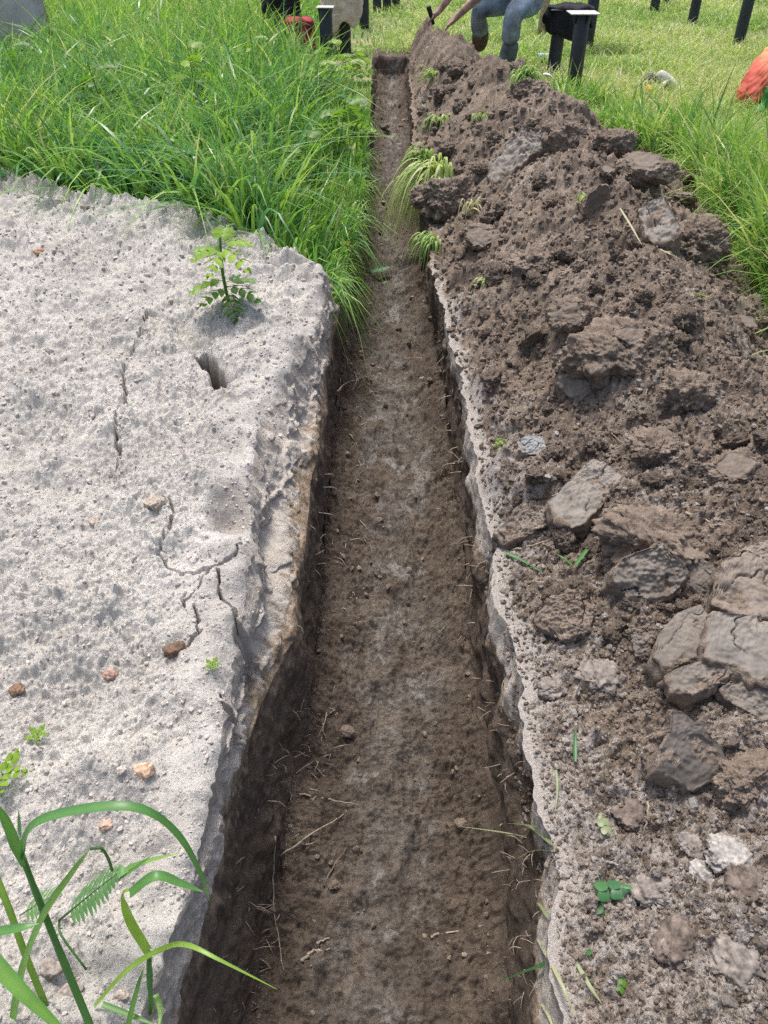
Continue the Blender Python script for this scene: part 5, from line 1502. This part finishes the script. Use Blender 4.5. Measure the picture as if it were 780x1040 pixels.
# leafy weeds in the tall grass
def weed(px, py, hgt, tn, lab, nl=9):
    b_ = atz(px, py, 0)
    rt = empty('leafy_weed', b_, lab, 'weed', 'leafy weeds in the tall grass')
    m = MB(); tipv = Vector((random.uniform(-.06, .1), random.uniform(-.08, .02), hgt))
    sp_ = spline([(0, 0, -.01), tuple(tipv * .5 + Vector((.01, 0, 0))), tuple(tipv)], 6); m.tube(sp_, [.005] * 7 + [.003] * 6, 5, tn); m.build('stem', M_HERB, rt)
    m = MB()
    for k in range(nl):
        a = k * 2.4 + random.random(); z = hgt * (.40 + .6 * k / nl)
        c_ = sp_[min(len(sp_) - 1, int(z / hgt * (len(sp_) - 1)))]
        leafy(m, c_, (math.cos(a), math.sin(a), .45), random.uniform(.12, .20), .06, 5, min(1, max(0, random.gauss(tn, .12))), .5)
    m.build('foliage', M_HERB, rt)
for px, py, hgt, tn, lab in ((205, 150, .62, .8, 'light green feathery weed in the middle of the tall grass'), (318, 135, .45, .75, 'pale leafy weed near the trench with the red bag behind'),
        (338, 178, .42, .5, 'leafy weed at the left trench lip halfway along the tall grass'), (345, 112, .35, .85, 'yellow-green weed by the far trench lip'),
        (200, 222, .34, .3, 'dark leafy weed low behind the rim of the sand'), (300, 215, .40, .45, 'bushy weed by the near end of the grass at the trench'),
        (120, 165, .55, .35, 'dark leafy weed left of the feathery one'), (330, 92, .36, .9, 'pale weed in front of the capped pile in the grass'), (262, 118, .55, .6, 'leafy weed rising below the dark cloth'),
        (352, 84, .26, .9, 'small yellow-green weed close to the beige jacket'), (30, 120, .5, .45, 'leafy weed near the left edge of the tall grass'), (357, 150, .28, .65, 'low weed leaning over the far trench lip')):
    weed(px, py, hgt, tn, lab)

# flowers
def flower(px, py, h_, colr, lab, r_=.016, cat='flower'):
    b_ = atz(px, py, 0); rt = empty('meadow_flower', b_, lab, cat, 'flowers in the tall grass')
    m = MB(); m.tube([(0, 0, -.01), (.01, -.01, h_ * .6), (.015, -.03, h_)], .0018, 4, .4); m.build('stem', M_HERB, rt)
    m = MB(); c_ = Vector((.015, -.03, h_)); nd = Vector((0, -.7, .7))
    ax, ay = nd.cross(Vector((1, 0, 0))).normalized(), Vector((1, 0, 0))
    for k in range(5):
        a = k * 2 * math.pi / 5; d = ax * math.cos(a) + ay * math.sin(a)
        m.ribbon([c_, c_ + d * r_ * .5 + nd * .003, c_ + d * r_], [r_ * .35, r_ * .95, r_ * .5], side=nd.cross(d), fold=.15)
    m.build('petals', colr, rt)
M_BLUE = mat_plain('blue_petal', (.16, .20, .62), .7, noise=.1); M_YEL = mat_plain('yellow_petal', (.75, .50, .03), .7, noise=.1)
for px, py, h_, lab in ((230, 232, .10, 'lowest blue flower just behind the sand rim'), (242, 224, .14, 'blue flower above the lowest one behind the sand rim'), (265, 240, .10, 'blue flower nearer the trench behind the sand rim'), (214, 224, .09, 'blue flower farthest left behind the sand rim')):
    flower(px, py, h_ + .02, M_BLUE, lab)
flower(350, 262, .08, M_YEL, 'single yellow flower at the left trench lip', .012)
flower(654, 99, .08, M_YEL, 'yellow flower in the short meadow near the glove', .022)

# ------------------------------------------------------------------ camera, light, world
cam = bpy.data.cameras.new('camera')
cam.sensor_fit = 'VERTICAL'; cam.sensor_height = 36; cam.sensor_width = 27
cam.lens = 36 * F / 1040
cam.clip_start = .02; cam.clip_end = 2000
co = bpy.data.objects.new('camera', cam); col.objects.link(co)
co.location = (0, 0, H); co.rotation_euler = (math.pi / 2 - PITCH, 0, 0)
scene.camera = co

SUN_EL, SUN_AZ = R(70), R(-22)          # azimuth from +y, negative = towards the left
sd = Vector((math.sin(SUN_AZ) * math.cos(SUN_EL), math.cos(SUN_AZ) * math.cos(SUN_EL), math.sin(SUN_EL)))
sl = bpy.data.lights.new('sun', 'SUN'); sl.energy = 1.5; sl.angle = R(11); sl.color = (1, .975, .94)
so = bpy.data.objects.new('sun', sl); col.objects.link(so)
so.rotation_euler = (-sd).to_track_quat('-Z', 'Y').to_euler()

w = bpy.data.worlds.new('World'); scene.world = w; w.use_nodes = True
nt = w.node_tree
sky = nt.nodes.new('ShaderNodeTexSky'); sky.sky_type = 'NISHITA'; sky.sun_disc = False
sky.sun_elevation = SUN_EL; sky.sun_rotation = SUN_AZ
sky.air_density = 1.0; sky.dust_density = 6.0; sky.ozone_density = .6
bg = nt.nodes['Background']; nt.links.new(sky.outputs[0], bg.inputs[0]); bg.inputs[1].default_value = .108
vs = scene.view_settings
scene.display_settings.display_device = 'sRGB'
vs.view_transform = 'Standard'; vs.look = 'None'; vs.gamma = 1; vs.exposure = 0.97
vs.use_curve_mapping = False
scene.render.engine = 'CYCLES'
scene.cycles.max_bounces = 6; scene.cycles.diffuse_bounces = 3; scene.cycles.transmission_bounces = 4
scene.cycles.use_denoising = False
